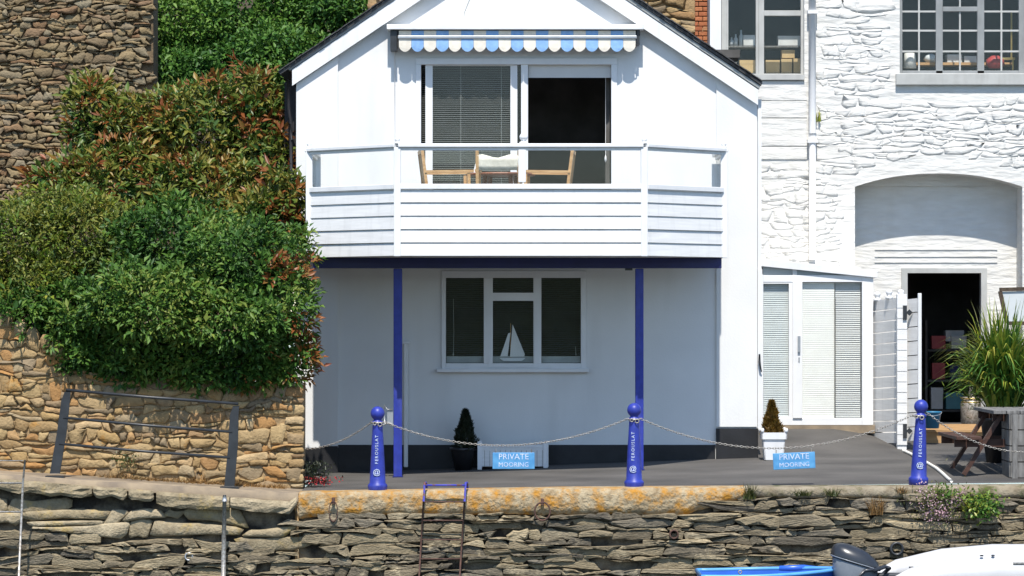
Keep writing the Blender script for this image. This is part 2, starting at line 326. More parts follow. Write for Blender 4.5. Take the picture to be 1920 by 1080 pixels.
# ------------------------------------------------------------------ generators
def course_stones(x0, x1, y0, y1, ch, sl, seed, wav=0.35, split=0.3, joint=3.0, keep=None, drop=0.0, tilt=0.25, slope=0.0, rag=0.10):
    """irregular coursed rubble in photo pixels: list of outlines"""
    r = random.Random(seed); out = []
    y = y0 - ch; rows = [y]
    while y < y1 + ch: y += ch * r.uniform(0.65, 1.4); rows.append(y)
    def by(k, x): return rows[k] + slope*(x-x0) + ch*wav*2.2*noise.noise((x/(sl*2.1), k*5.7+seed, 0.3)) + ch*wav*1.1*noise.noise((x/(sl*0.6), k*3.1+seed, 4.3))
    for k in range(len(rows)-1):
        x = x0 - r.uniform(0, sl)
        while x < x1:
            w = sl * r.choice((0.45, 0.7, 0.9, 1.1, 1.4, 1.9)) * r.uniform(0.85, 1.15)
            xa, xb = x, x + w; x = xb
            cy = (by(k,(xa+xb)/2) + by(k+1,(xa+xb)/2))/2; cx = (xa+xb)/2
            if cx > x1 + sl or cy < y0 - ch or cy > y1 + ch: continue
            if r.random() < drop: continue
            cells = [(0.0, 1.0)]
            if r.random() < split and (by(k+1,cx)-by(k,cx)) > ch*0.8:
                t = r.uniform(0.35, 0.65); cells = [(0, t), (t, 1)]
            t1, t2 = r.uniform(-tilt, tilt)*ch, r.uniform(-tilt, tilt)*ch
            for a, b in cells:
                def yy(xx, t): return by(k,xx)*(1-t) + by(k+1,xx)*t
                P = [(xa+t1*(1-2*a), yy(xa,a)), (cx+r.uniform(-.2,.2)*w, yy(cx,a)+r.uniform(-.12,.12)*ch), (xb+t2*(1-2*a), yy(xb,a)),
                     (xb+t2*(1-2*b), yy(xb,b)), (cx+r.uniform(-.2,.2)*w, yy(cx,b)+r.uniform(-.12,.12)*ch), (xa+t1*(1-2*b), yy(xa,b))]
                mx = sum(p[0] for p in P)/6; my = sum(p[1] for p in P)/6
                if keep and not keep(mx, my, P): continue
                hw = max(abs(p[0]-mx) for p in P); hh = max(abs(p[1]-my) for p in P)
                j = joint*r.uniform(0.5, 1.3); sx = max(0.55, 1-j/hw/2*1.2); sy = max(0.5, 1-j/hh/2)
                P = [(mx+(p[0]-mx)*sx, my+(p[1]-my)*sy) for p in P]
                Q = []
                for i in range(6):
                    p, q = P[i], P[(i+1)%6]
                    c1, c2 = r.uniform(.06,.24), r.uniform(.76,.94)
                    jg = rag*min(hh, hw)
                    Q.append((p[0]*(1-c1)+q[0]*c1 + r.uniform(-jg,jg), p[1]*(1-c1)+q[1]*c1 + r.uniform(-jg,jg))); Q.append((p[0]*(1-c2)+q[0]*c2 + r.uniform(-jg,jg), p[1]*(1-c2)+q[1]*c2 + r.uniform(-jg,jg)))
                out.append(Q)
    return out
def stone_mesh(mb, Q, Y, prot, back, r, dome=0.55, flat=0.72):
    n = len(Q); cx = sum(q[0] for q in Q)/n; cy = sum(q[1] for q in Q)/n
    vs = []
    for q in Q: vs.append(at(q[0], q[1], Y)[0::2])
    c = at(cx, cy, Y)[0::2]
    tx, tz = r.uniform(-.3,.3), r.uniform(-.3,.3)
    def pt(p, k, y): return (c[0]+(p[0]-c[0])*k, y, c[1]+(p[1]-c[1])*k)
    V = [pt(p, 1.0, Y+back) for p in vs] + [pt(p, 1.0, Y-prot*dome) for p in vs]
    for p in vs:
        k = flat + r.uniform(-.07,.07); V.append(pt(p, k, Y-prot*(1+r.uniform(-.2,.2)+ tx*(p[0]-c[0])/0.2*0.3 + tz*(p[1]-c[1])/0.1*0.3)))
    V.append(pt(c, 1, Y-prot*1.05))
    F = []
    for a in (0, 1):
        for i in range(n): F.append((a*n+i, a*n+(i+1)%n, (a+1)*n+(i+1)%n, (a+1)*n+i))
    for i in range(n): F.append((2*n+i, 2*n+(i+1)%n, 3*n))
    # outline runs clockwise in photo space: flip so faces look out
    mb.add(V, [tuple(reversed(f)) for f in F] if sum((Q[i][0]*Q[(i+1)%n][1]-Q[(i+1)%n][0]*Q[i][1]) for i in range(n)) < 0 else F)
def area(Q): return abs(sum(Q[i][0]*Q[(i+1)%len(Q)][1]-Q[(i+1)%len(Q)][0]*Q[i][1] for i in range(len(Q))))/2
def lay_stones(parent, polys, Y, mtl, prot, seed, back=0.05, limit=300, name="stone", rest="small_stones", dome=0.55, flat=0.72, pr=(0.4,0.7,0.9,1.0,1.2,1.5), smooth=True):
    r = random.Random(seed); polys = sorted(polys, key=lambda Q: area(Q)*(1 if Q[0][0] > -8 else .01), reverse=True); mbr = MB()
    for i, Q in enumerate(polys):
        p = prot*r.choice(pr)
        if i < limit:
            mb = MB(); stone_mesh(mb, Q, Y, p, back, r, dome, flat); mb.build(name, mtl, parent, smooth=smooth, centre=True)
        else: stone_mesh(mbr, Q, Y, p, back, r, dome, flat)
    if mbr.v: mbr.build(rest, mtl, parent, smooth=smooth, kind="stuff")
def leaves(name, mtl, parent, bases, dirs, nrm, L, Wd, fold=0.25, curl=0.15, kind=None):
    """many small folded leaves as one mesh"""
    n = len(bases); d = dirs/np.linalg.norm(dirs,axis=1,keepdims=True)
    s = np.cross(d, nrm); s /= np.maximum(np.linalg.norm(s,axis=1,keepdims=True),1e-6); u = np.cross(s, d)
    L = L.reshape(-1,1); Wd = Wd.reshape(-1,1)
    b = bases; tip = b + d*L - u*L*curl; mid = b + d*L*0.45
    lft = mid + s*Wd*0.5 + u*Wd*fold; rgt = mid - s*Wd*0.5 + u*Wd*fold
    V = np.stack([b, rgt, tip, lft], 1).reshape(-1,3)
    po = np.array(WO.get(parent, (0,0,0))); V = V - po
    idx = np.arange(n).reshape(-1,1)*4; F = np.concatenate([idx+np.array([[0,1,2]]), idx+np.array([[0,2,3]])],1).reshape(-1,3)
    me = bpy.data.meshes.new(name); me.vertices.add(len(V)); me.vertices.foreach_set("co", V.ravel())
    me.loops.add(F.size); me.loops.foreach_set("vertex_index", F.ravel().astype(np.int32))
    me.polygons.add(len(F)); me.polygons.foreach_set("loop_start", np.arange(0,F.size,3,dtype=np.int32)); me.polygons.foreach_set("loop_total", np.full(len(F),3,dtype=np.int32))
    me.update(); me.validate(); me.materials.append(M(mtl))
    o = bpy.data.objects.new(name, me); COL.objects.link(o); o.parent = parent; WO[o] = tuple(po)
    if kind: o["kind"] = kind
    return o
def crown(name, mtl, parent, lobes, nclu, per, leaf, wid, seed, spread=0.12, front=0.75, inner=0.35, tipm=None, tipfrac=0.0, tipwhere=None, kind="stuff", rough_out=0.34):
    """leaf clusters over a set of lumpy lobes: (centre, radii) each"""
    g = np.random.default_rng(seed)
    wts = np.array([ (l[1][0]*l[1][2])**1.0 for l in lobes]); wts /= wts.sum()
    li = g.choice(len(lobes), nclu, p=wts)
    C = np.array([l[0] for l in lobes])[li]; RD = np.array([l[1] for l in lobes])[li]
    D = g.normal(size=(nclu,3)); D /= np.linalg.norm(D,axis=1,keepdims=True)
    flip = (g.random(nclu) < front); D[flip,1] = -np.abs(D[flip,1])
    depth = np.where(g.random(nclu) < inner, g.uniform(0.55,0.9,nclu), g.uniform(0.88,1.04,nclu))
    shoot = g.random(nclu) < 0.05; depth = np.where(shoot, g.uniform(1.04,1.22,nclu), depth)
    csize = g.uniform(0.7,1.3,nclu)
    lump = np.array([noise.noise((c[0]*1.7+d[0]*2.3, c[1]+d[1]*2.3, c[2]*1.7+d[2]*2.3+seed)) for c, d in zip(C, D)])
    P = C + D*RD*(depth + lump*rough_out)[:,None]
    tw = D*0.75 + np.array([0,-0.15,0.35]) + g.normal(size=(nclu,3))*0.35; tw /= np.linalg.norm(tw,axis=1,keepdims=True)
    rep = np.repeat(np.arange(nclu), per); n = len(rep)
    off = g.normal(size=(n,3)); off /= np.linalg.norm(off,axis=1,keepdims=True); rad = spread*g.random(n)**0.6
    B = P[rep] + off*rad[:,None]*np.array([1,1,0.8]) + tw[rep]*(spread*0.6*g.random(n))[:,None]
    dr = tw[rep]*0.55 + off*0.9 + g.normal(size=(n,3))*0.25
    nm = tw[rep]*0.6 + np.array([0,-0.35,0.75]) + g.normal(size=(n,3))*0.45
    Ls = leaf*g.uniform(0.65,1.25,n)*csize[rep]; Ws = Ls*wid*g.uniform(0.8,1.2,n)
    if tipm:
        sel = (depth > 0.86) & (g.random(nclu) < (tipfrac if tipwhere is None else np.array([tipfrac*tipwhere(p) for p in P])))
        ms = sel[rep]
        leaves("young_foliage", tipm, parent, B[ms]+tw[rep][ms]*leaf*0.5, dr[ms]+tw[rep][ms]*0.6, nm[ms], Ls[ms]*1.05, Ws[ms], kind=kind)
        B, dr, nm, Ls, Ws = B[~ms], dr[~ms], nm[~ms], Ls[~ms], Ws[~ms]
    return leaves(name, mtl, parent, B, dr, nm, Ls, Ws, kind=kind)
def limbs(parent, base, tips, r0, name="trunk", mtl="bark", bend=0.15, seed=1):
    r = random.Random(seed); mb = MB(); b = Vector(base)
    for t in tips:
        t = Vector(t); k = 6; pts = []; rs = []
        o = Vector((r.uniform(-bend,bend), r.uniform(-bend,bend), 0))
        for i in range(k): f = i/(k-1); pts.append(b.lerp(t, f) + o*math.sin(f*math.pi)); rs.append(r0*(1-0.8*f))
        mb.tube(pts, rs, 7)
    return mb.build(name, mtl, parent, smooth=True)
def blades(name, mtl, parent, base, n, hgt, rad, wid, seed, lean=0.5, droop=0.3, seg=4, up=1.0, kind="stuff", spreadb=0.04):
    """strap or grass blades rising from a base"""
    r = random.Random(seed); mb = MB()
    for i in range(n):
        a = r.uniform(0, 2*math.pi); h = hgt*r.uniform(0.5,1.1); ra = rad*r.uniform(0.2,1.0); w = wid*r.uniform(0.6,1.2)
        b = Vector(base) + Vector((r.uniform(-spreadb,spreadb), r.uniform(-spreadb,spreadb), 0)); d = Vector((math.cos(a), math.sin(a), 0)); sd_ = Vector((-d.y, d.x, 0.2*r.uniform(-1,1)))
        vs = []; fs = []
        for j in range(seg+1):
            t = j/seg; p = b + d*ra*(t**1.5) + Vector((0,0,h*(t*up - droop*t*t*t*(ra/rad)))); ww = w*(1-t)**0.6*0.5 if j < seg else 0.0006
            vs += [p - sd_*ww, p + sd_*ww]
        for j in range(seg): fs.append((2*j, 2*j+1, 2*j+3, 2*j+2))
        mb.add(vs, fs)
    return mb.build(name, mtl, parent, kind=kind)

# ------------------------------------------------------------------ the setting: water, far bank, quay surface, hillside
def gz(X, Y):
    """height of the quay surface"""
    ze = -0.05 + 0.012*(X+2.5) ; z0 = -0.02 + 0.036*(max(-2.6, min(X, 3.2))+2.5)
    if Y <= 0: t = (Y+4.0)/4.0; t = t*t*(3-2*t)*0.4 + t*0.6; return ze + (z0-ze)*t
    s = 0.165 if X < 4.3 else (0.165 - 0.115*min(1, (X-4.3)/0.9))
    return z0 + s*min(Y, 2.6)
def sheet(name, xs, ys, fz, mtl, label=None):
    vs = [(x, y, fz(x, y)) for y in ys for x in xs]; n = len(xs)
    fs = [(j*n+i, j*n+i+1, (j+1)*n+i+1, (j+1)*n+i) for j in range(len(ys)-1) for i in range(n-1)]
    mb = MB(); mb.add(vs, fs); o = mb.build(name, mtl, smooth=True); o["kind"] = "structure"
    if label: o["label"] = label
    return o
WATER_Z = -1.06
mb = MB(); mb.add([(-900,-900,WATER_Z),(900,-900,WATER_Z),(900,900,WATER_Z),(-900,900,WATER_Z)], [(0,1,2,3)])
tag(mb.build("water", "water"), kind="structure")
sheet("far_bank_hill", [i*20-500 for i in range(51)], [-420+i*20 for i in range(13)], lambda x, y: -3 + 34*max(0, (-190-y)/230)**0.8*(0.8+0.35*noise.noise((x/90, y/120, 2))), "bank")
QE = -4.0
sheet("quay_pavement", [-2.4+i*0.3 for i in range(34)], [QE+0.27+i*0.25 for i in range(31)], gz, "asphalt")
def rz(X):  # ramp beside the rubble wall
    return -0.05 + max(0.0, (-2.4-X))*0.062
sheet("ramp_path", [-8+i*0.35 for i in range(17)], [QE-0.0805, QE-0.08, -3.6, -3.3, -2.9], lambda x, y: rz(x) - (0.09 if y < QE-0.0801 else 0), "path_concrete")
def hz(X, Y):
    if Y < -2.9: return 1.15
    t = min(1, (Y+2.9)/6.0); return 1.2 + 2.0*t + max(0, (Y-3.1))*0.35 + 0.15*noise.noise((X*0.8, Y*0.8, 1))
sheet("hillside", [-11+i*0.6 for i in range(14)]+[-2.75], [-2.85+i*0.6 for i in range(34)], hz, "earth")

# ------------------------------------------------------------------ the white cottage
def xz(x, y, Y=0.0): p = at(x, y, Y); return (p[0], p[2])
def rect(xa, xb, ya, yb, Y=0.0): a = xz(xa, yb, Y); b = xz(xb, ya, Y); return [a, (b[0],a[1]), b, (a[0],b[1])]
cot = thing("cottage", "white gabled cottage with black plinth on the quay", "house", (0.1, 0, 0))
DOOR = rect(786, 1152, 114, 440); LWIN = rect(832, 1097, 513, 690)
wl = [xz(556,895), xz(1420,895), xz(1420,186), xz(957,-120), xz(556,149)]
MB().plate(wl, [DOOR, LWIN], 0.0, 0.22).build("wall", "render_white", cot)
mb = MB()                                                     # side and back walls, upper floor, partition
xl, xr = xz(556,0)[0], xz(1420,0)[0]; zt = xz(0,168)[1]
mb.box(xl, xl+0.2, 0.22, 3.3, -0.1, zt).box(xr-0.2, xr, 0.22, 3.3, -0.1, zt-0.1).box(xl+0.2, xr-0.2, 3.1, 3.3, -0.1, zt)
mb.build("side_wall", "render_white", cot)
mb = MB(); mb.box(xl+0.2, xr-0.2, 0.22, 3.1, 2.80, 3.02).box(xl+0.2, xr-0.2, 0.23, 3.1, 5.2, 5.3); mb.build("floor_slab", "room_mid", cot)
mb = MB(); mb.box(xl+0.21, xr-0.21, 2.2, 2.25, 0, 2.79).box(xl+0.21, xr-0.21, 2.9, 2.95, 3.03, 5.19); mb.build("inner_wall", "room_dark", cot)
MB().bpx(556, 634, 150, 839, -0.055, -0.002, 0).build("pilaster", "render_white", cot)      # corner strip standing proud of the render
# trim its top under the verge: the strip is cut along the roof slope
o = [c for c in bpy.data.objects if c.name.startswith("pilaster")][0]
for v in o.data.vertices:
    if v.co.z > 3:
        X = v.co.x + 0.1; v.co.z = CAM_H + (600 - (162 - 0.669*(X*150+960-550)))/150
MB().bpx(1343, 1419, 170, 800, -0.03, -0.002, 0).build("pilaster", "render_white", cot)
o = [c for c in bpy.data.objects if c.name.startswith("pilaster.")][0]
for v in o.data.vertices:
    if v.co.z > 3:
        X = v.co.x + 0.1; v.co.z = CAM_H + (600 - (47 + 0.667*(X*150+960-1195)))/150
mb = MB(); mb.bpx(559, 1341, 834, 900, -0.022, -0.003, 0); mb.build("plinth", "plinth_black", cot)
mb = MB(); mb.bpx(557, 600, 840, 900, -0.075, -0.057, 0); mb.bpx(600, 634, 836, 900, -0.0755, -0.057, 0); mb.build("plinth", "plinth_black", cot)
mb = MB(); mb.bpx(1342, 1421, 803, 880, -0.05, -0.031, 0); mb.build("plinth", "plinth_black", cot)
# roof: two slabs, slate edge, grey verge and white bargeboards
AP = (957, -147)
def slope_board(name, mtl, pts, Y0, Y1, parent=cot, ref=0.0): MB().prism([xz(x, y, ref) for x, y in pts], Y0, Y1).build(name, mtl, parent)
def off(d): return d
L0, R0 = (549, 131), (1421, 171)
slope_board("bargeboard", "paint_white", [(549,162),(957,-111),(957,-144),(549,132)], -0.12, -0.085)
slope_board("bargeboard", "paint_white", [(957,-111),(1420,198),(1420,169),(957,-144)], -0.1205, -0.085)
slope_board("verge", "verge_grey", [(545,133),(957,-144.5),(957,-150),(540,131)], -0.13, 3.35)
slope_board("verge", "verge_grey", [(957,-144.5),(1422,168),(1424,162),(957,-152)], -0.131, 3.35)
roof = MB()
roof.prism([xz(*p) for p in [(527,141),(957,-150.5),(957,-156),(524,137)]], -0.15, 3.4)
roof.prism([xz(*p) for p in [(957,-152.5),(1426,161.5),(1428,157),(957,-158)]], -0.151, 3.4)
roof = roof.build("roof", "slate_roof", cot)
slate_r = random.Random(4)
mb = MB()                                                     # slate edges seen along the left verge
for i in range(40):
    f = i/40; xa = 524 + f*433; xb = xa + 433/40*0.94; ya = 136.5 - f*294; yb = ya - 294/40*0.94; d = slate_r.uniform(0, 1.6)
    mb.prism([xz(xa, ya-d), xz(xb, yb-d), xz(xb, yb-2.2-d), xz(xa, ya-2.2-d)], -0.17-slate_r.uniform(0,0.02), -0.01)
mb.build("slate_edge", "slate_roof", roof)
mb = MB()
for i in range(44):
    f = i/44; xa = 957 + f*471; xb = xa + 471/44*0.94; ya = -158 + f*314; yb = ya + 314/44*0.94; d = slate_r.uniform(0, 1.4)
    mb.prism([xz(xa, ya-d), xz(xb, yb-d), xz(xb, yb-2.2-d), xz(xa, ya-2.2-d)], -0.17-slate_r.uniform(0,0.02), -0.01)
mb.build("slate_edge", "slate_roof", roof)
mb = MB(); mb.bpx(531, 556, 150, 420, 0.25, 0.32, 0); mb.build("eave_shade_panel", "eave_shade_and_pipe", cot)  # added panel, its dark colour stands in for the shade under the left eave
mb = MB(); mb.tube([at(541, 150, -0.02), at(541,200,-0.02), at(545,225,0.0), at(547,420,0.0)], 0.022, 8); mb.tube([at(543,232,-0.03), at(547,262,-0.03)], 0.012, 6); mb.build("downpipe", "eave_shade_and_pipe", cot, smooth=True)
mb = MB(); mb.bpx(1421, 1428, 186, 505, 0.02, 0.1, 0); mb.build("corner_board", "paint_white", cot)
mb = MB(); mb.bpx(1420.5, 1429, 505, 806, -0.02, 0.1, 0); mb.build("corner_board", "paint_white", cot)
mb = MB(); mb.tube([at(1424,664,-0.05), at(1424,678,-0.06), at(1426,690,-0.07), at(1428,697,-0.05)], [0.012,0.016,0.012,0.008], 6); mb.build("hook", "metal_black", cot, smooth=True)
MB().bpx(725, 1207, 45.5, 55, -0.28, 0.0, -0.28).build("awning_hood", "paint_white", cot, bevel=0.006)
mb = MB(); mb.tube([at(740,57,-0.015), at(740.5,264,-0.015), at(740.5,430,-0.015)], 0.006, 6); mb.build("cable", "frame_white", cot, smooth=True)
mb = MB(); mb.tube([at(882,-4,-0.004), at(876,10,-0.004), at(871,23,-0.004), at(872,31,-0.004)], 0.004, 4); mb.build("crack", "verge_grey", cot)
# upper sliding door
dr = MB()
dr.bpx(780, 1157, 109, 121, -0.02, 0.10, 0).bpx(780, 789.5, 121, 440, -0.02, 0.10, 0).bpx(1146, 1157, 121, 440, -0.02, 0.10, 0).bpx(789.5, 1146, 430, 440, -0.018, 0.1, 0)
door = dr.build("sliding_door", "frame_white", cot, bevel=0.004)
mb = MB(); mb.bpx(797.5, 811, 121.2, 430, 0.03, 0.07, 0).bpx(957, 970, 121.2, 430, 0.03, 0.07, 0).bpx(811, 957, 121.2, 123, 0.031, 0.069, 0).bpx(811, 957, 425, 430, 0.031, 0.069, 0); mb.build("sash", "frame_white", door)
mb = MB(); mb.bpx(977, 990, 121.2, 430, 0.0, 0.045, 0); mb.build("sash", "frame_white", door)
MB().bpx(811, 957, 123, 425, 0.048, 0.052, 0).build("pane", "glass", door)
MB().bpx(970, 977, 121.2, 430, 0.072, 0.075, 0).build("pane", "glass", door)
mb = MB()
for i in range(78):
    y = 124 + i*3.9; z = xz(0, y)[1]
    a, b = xz(791,0)[0], xz(956,0)[0]; t = 0.012
    mb.add([(a,0.10,z-0.001),(b,0.10,z-0.001),(b,0.122,z+t*0.32),(a,0.122,z+t*0.32)], [(0,1,2,3)])
for x in (864, 940): mb.tube([at(x, 122, 0.098), at(x, 428, 0.098)], 0.0022, 4)
mb.build("blind_slats", "slat_pale", door, kind="stuff")
MB().bpx(990.5, 1145.5, 113, 145, 0.06, 0.075, 0).build("roller_blind", "roller", door)
mb = MB(); mb.tube([at(1135.5,146,0.05), at(1135.5,292,0.05)], 0.0025, 4); mb.lathe([(0.004,0.0),(0.016,0.03),(0.012,0.06),(0.003,0.09)], at(1135.5,304,0.05), 8); mb.build("blind_cord", "frame_white", door, smooth=True)
MB().bpx(1135, 1143, 147, 428, 0.30, 0.32, 0.3).build("curtain_edge", "room_mid", door)
# lower window
wf = MB()
wf.bpx(828, 1099, 508, 521, -0.03, 0.09, 0).bpx(828, 836, 521, 692, -0.03, 0.09, 0).bpx(1089, 1099, 521, 692, -0.03, 0.09, 0).bpx(836, 1089, 681, 692, -0.03, 0.09, 0)
wf.bpx(907, 924, 521, 681, -0.03, 0.09, 0).bpx(1000, 1015, 521, 681, -0.03, 0.09, 0)
win = wf.build("window", "frame_white", cot, bevel=0.004)
mb = MB(); mb.bpx(918, 1004, 549, 564, -0.045, 0.05, 0); mb.bpx(916, 921, 564, 688, -0.044, 0.05, 0).bpx(1002, 1007, 564, 688, -0.044, 0.05, 0).bpx(921, 1002, 686, 689, -0.044, 0.05, 0); mb.build("sash", "frame_white", win)
for r_ in ((836,907,521,681), (924,1000,521,549), (921,1002,564,686), (1015,1089,521,681)):
    MB().bpx(r_[0], r_[1], r_[2], r_[3], 0.02, 0.024, 0).build("pane", "glass", win)
mb = MB(); mb.bpx(819, 1104, 691.5, 698, -0.10, 0.02, -0.05); mb.build("sill", "frame_white", win, bevel=0.006)
mb = MB()
for k, (a, b) in enumerate(((837,906),(922,1001),(1016,1088))):
    for i in range(40):
        y = 524 + i*3.7
        if y > 668: break
        z = xz(0, y)[1]; xa, xb = xz(a,0)[0], xz(b,0)[0]; tl = rng.uniform(-.002,.002)
        mb.add([(xa,0.145,z-0.006),(xb,0.145,z-0.006+tl),(xb,0.165,z+0.004+tl),(xa,0.165,z+0.004)], [(0,1,2,3)])
mb.build("blind_slats", "slat_dark", win, kind="stuff")
mb = MB(); mb.bpx(837, 1088, 668, 680, 0.125, 0.50, 0.125); mb.build("inner_ledge", "slat_pale", win)
mb = MB(); mb.tube([at(850,560,0.10), at(851,620,0.10), at(850,668,0.10)], 0.003, 4); mb.lathe([(0.005,0),(0.009,0.02),(0.004,0.05)], at(850,668,0.1), 6); mb.tube([at(1079,650,0.10), at(1080,668,0.10)], 0.005, 4); mb.build("blind_cord", "slat_pale", win)
# downpipe on the cottage, behind the blue post
mb = MB(); mb.bpx(757, 765, 643, 876, -0.09, -0.03, -0.06); mb.bpx(754, 768, 640, 645, -0.095, -0.02, -0.06); mb.build("downpipe", "frame_white", cot, bevel=0.01)
# small model yacht on the inner ledge
bo = at(960, 668, 0.122); yz = bo[2]
ya = thing("model_yacht", "small white model sailing boat standing inside the lower window", "model boat", (bo[0], 0.11, yz))
mb = MB(); mb.prism([xz(956,669,.11), xz(961,608,.11), xz(984,664,.11), xz(983,668.5,.11)], 0.106, 0.112); mb.build("mainsail", "sail_white", ya)
mb = MB(); mb.prism([xz(938,668.5,.11), xz(953,625,.11), xz(957,624,.11), xz(952,668,.11)], 0.104, 0.109); mb.build("jib", "sail_white", ya)
mb = MB(); mb.tube([at(957.5,606,0.114), at(957,671,0.114)], 0.004, 6); mb.build("mast", "teak", ya)
mb = MB(); mb.prism([xz(936,671,.11), xz(986,671,.11), xz(978,677,.11), xz(944,677,.11)], 0.085, 0.122); mb.build("hull", "sail_white", ya)

# ------------------------------------------------------------------ awning under the hood
aw = thing("awning", "rolled awning with blue and cream scalloped edge over the balcony door", "awning", at(968, 72, -0.2))
mb = MB(); mb.bpx(736, 1200, 56, 66.5, -0.20, -0.02, -0.2); mb.build("cassette", "plinth_black", aw)
mb = MB(); mb.bpx(746, 1194, 66.8, 72.5, -0.26, -0.205, -0.25); mb.build("front_bar", "metal_grey", aw, bevel=0.005)
mb = MB(); mb.bpx(732, 744, 57, 95, -0.23, -0.02, -0.2); mb.build("end_bracket", "metal_black", aw)
mb = MB(); mb.bpx(1194, 1199, 57, 84, -0.23, -0.02, -0.2); mb.tube([at(1193,72,-.24), at(1195,84,-.24), at(1190,90,-.23)], 0.008, 5); mb.build("end_bracket", "metal_black", aw)
mb = MB()
for i in range(19):
    xa = 748 + i*23.37; mb2 = MB(); mb2.bpx(xa, xa+23.2, 57.5, 66.3, -0.215, -0.2005, -0.215); mb2.build("fabric_roll", "awning_blue" if i % 2 else "awning_cream", aw)
for i in range(19):
    xa = 748 + i*23.37; xb = xa + 22.9; pts = [(xa,72.8),(xb,72.8),(xb,88)]
    for k in range(1, 9):
        t = k/9; pts.append((xb + (xa-xb)*t, 88 + 9.0*math.sin(math.pi*t)**0.75))
    pts.append((xa, 88))
    n = len(pts); sw = rng.uniform(-.008,.008)
    vs = [Vector(at(x, y, -0.243)) + Vector((0, sw*(y-72)/25 + 0.006*math.sin((x-xa)/23*math.pi), 0)) for x, y in pts]
    mb = MB(); mb.add(vs + [v + Vector((0,0.003,0)) for v in vs], [tuple(range(n)), tuple(reversed(range(n,2*n)))] + [((k+1)%n, k, n+k, n+(k+1)%n) for k in range(n)])
    mb.build("scallop", "awning_blue" if i % 2 else "awning_cream", aw)

# ------------------------------------------------------------------ balcony on blue posts
bal = thing("balcony", "white boarded bay balcony with glazed rail carried on blue posts", "balcony", (0.05, -1.35, 0))
A, B_, C_, D_ = (-2.445,-1.4), (-1.347,-2.4), (1.554,-2.4), (2.555,-1.4)
ZB, ZD, ZM, ZR = 2.65, 3.435, 3.50, 3.972
faces = [((-2.445,-0.06), A), (A, B_), (B_, C_), (C_, D_), (D_, (2.555,-0.06))]
for fi, (p, q) in enumerate(faces):
    P0, Q0 = Vector((*p,0)), Vector((*q,0)); d = (Q0-P0).normalized(); nrm = Vector((d.y, -d.x, 0))
    L = (Q0-P0).length; a0 = P0 + d*0.035; b0 = Q0 - d*0.035; hb = (ZD-ZB)/5
    for i in range(5):
        z0, z1 = ZB + i*hb, ZB + (i+1)*hb
        # each shiplap board leans out towards its lower edge, with a rebate at the joint
        out0, out1, th = 0.020, 0.008, 0.03
        sec = [(out0, z0+0.006), (out1, z1-0.012), (-0.004, z1-0.010), (-0.004, z1-0.0005), (-th, z1-0.0005), (-th, z0+0.0005), (0.004, z0+0.0005)]
        n = len(sec); jx = rng.uniform(-.0025,.0025)
        vs = [a0 + nrm*(o_+jx) + Vector((0,0,z)) for o_, z in sec] + [b0 + nrm*(o_+jx) + Vector((0,0,z)) for o_, z in sec]
        MB().add(vs, [tuple(range(n)), tuple(reversed(range(n,2*n)))] + [((k+1)%n, k, n+k, n+(k+1)%n) for k in range(n)]).build("board", "board_white", bal)
    e = 0.0 if fi == 2 else 0.0
    mb = MB(); mb.bar(a0+Vector((0,0,(ZD+ZM)/2)), b0+Vector((0,0,(ZD+ZM)/2)), 0.075, ZM-ZD-0.004); mb.build("middle_rail", "paint_white", bal, bevel=0.006)
    mb = MB(); mb.bar(P0+d*0.01+Vector((0,0,ZR-0.022)), Q0-d*0.01+Vector((0,0,ZR-0.022)), 0.115, 0.044); mb.build("top_rail", "paint_white", bal, bevel=0.008)
    mb = MB(); mb.bar(a0+Vector((0,0,ZR-0.062)), b0+Vector((0,0,ZR-0.062)), 0.045, 0.034); mb.build("under_rail", "paint_white", bal)
    MB().bar(a0+Vector((0,0,(ZM+ZR-0.08)/2)), b0+Vector((0,0,(ZM+ZR-0.08)/2)), 0.006, ZR-0.08-ZM).build("pane", "glass", bal)
for p in (A, B_, C_, D_):
    mb = MB(); mb.box(p[0]-0.04, p[0]+0.04, p[1]-0.04, p[1]+0.04, ZB-0.003, ZR-0.046); mb.build("corner_post", "paint_white", bal, bevel=0.006)
    mb = MB(); mb.lathe([(0.035,ZR),(0.03,ZR+0.012),(0.014,ZR+0.02),(0.03,ZR+0.04),(0.03,ZR+0.055),(0.012,ZR+0.07)], (p[0], p[1], 0), 12); mb.build("finial", "paint_white", bal, smooth=True)
mb = MB(); mb.bpx(972, 986, 281, 342, -2.44, -2.37, -2.4); mb.build("rail_post", "paint_white", bal, bevel=0.005)
pc = at(982, 268, -2.4); mb = MB(); mb.lathe([(0.055,0.0),(0.05,0.02),(0.02,0.03),(0.045,0.055),(0.052,0.085),(0.035,0.115),(0.012,0.125)], (pc[0], -2.4, ZR), 14); mb.build("finial", "paint_white", bal, smooth=True)
deck = [(-2.42,-0.01), (-2.42,-1.37), (-1.33,-2.36), (1.54,-2.36), (2.53,-1.37), (2.53,-0.01)]
n = 6; mb = MB(); mb.add([(x,y,2.96) for x,y in deck]+[(x,y,3.02) for x,y in deck], [tuple(range(n)), tuple(reversed(range(n,2*n)))]+[((k+1)%n,k,n+k,n+(k+1)%n) for k in range(n)]); mb.build("deck", "wood_grey", bal)
mb = MB(); mb.add([(x,y,ZB+0.002) for x,y in deck]+[(x,y,ZB+0.02) for x,y in deck], [tuple(range(n)), tuple(reversed(range(n,2*n)))]+[((k+1)%n,k,n+k,n+(k+1)%n) for k in range(n)]); mb.build("soffit", "paint_white", bal)
mb = MB(); mb.bpx(587, 1353, 483.5, 503, -1.41, -1.29, -1.4); mb.build("beam", "navy", bal, bevel=0.006)
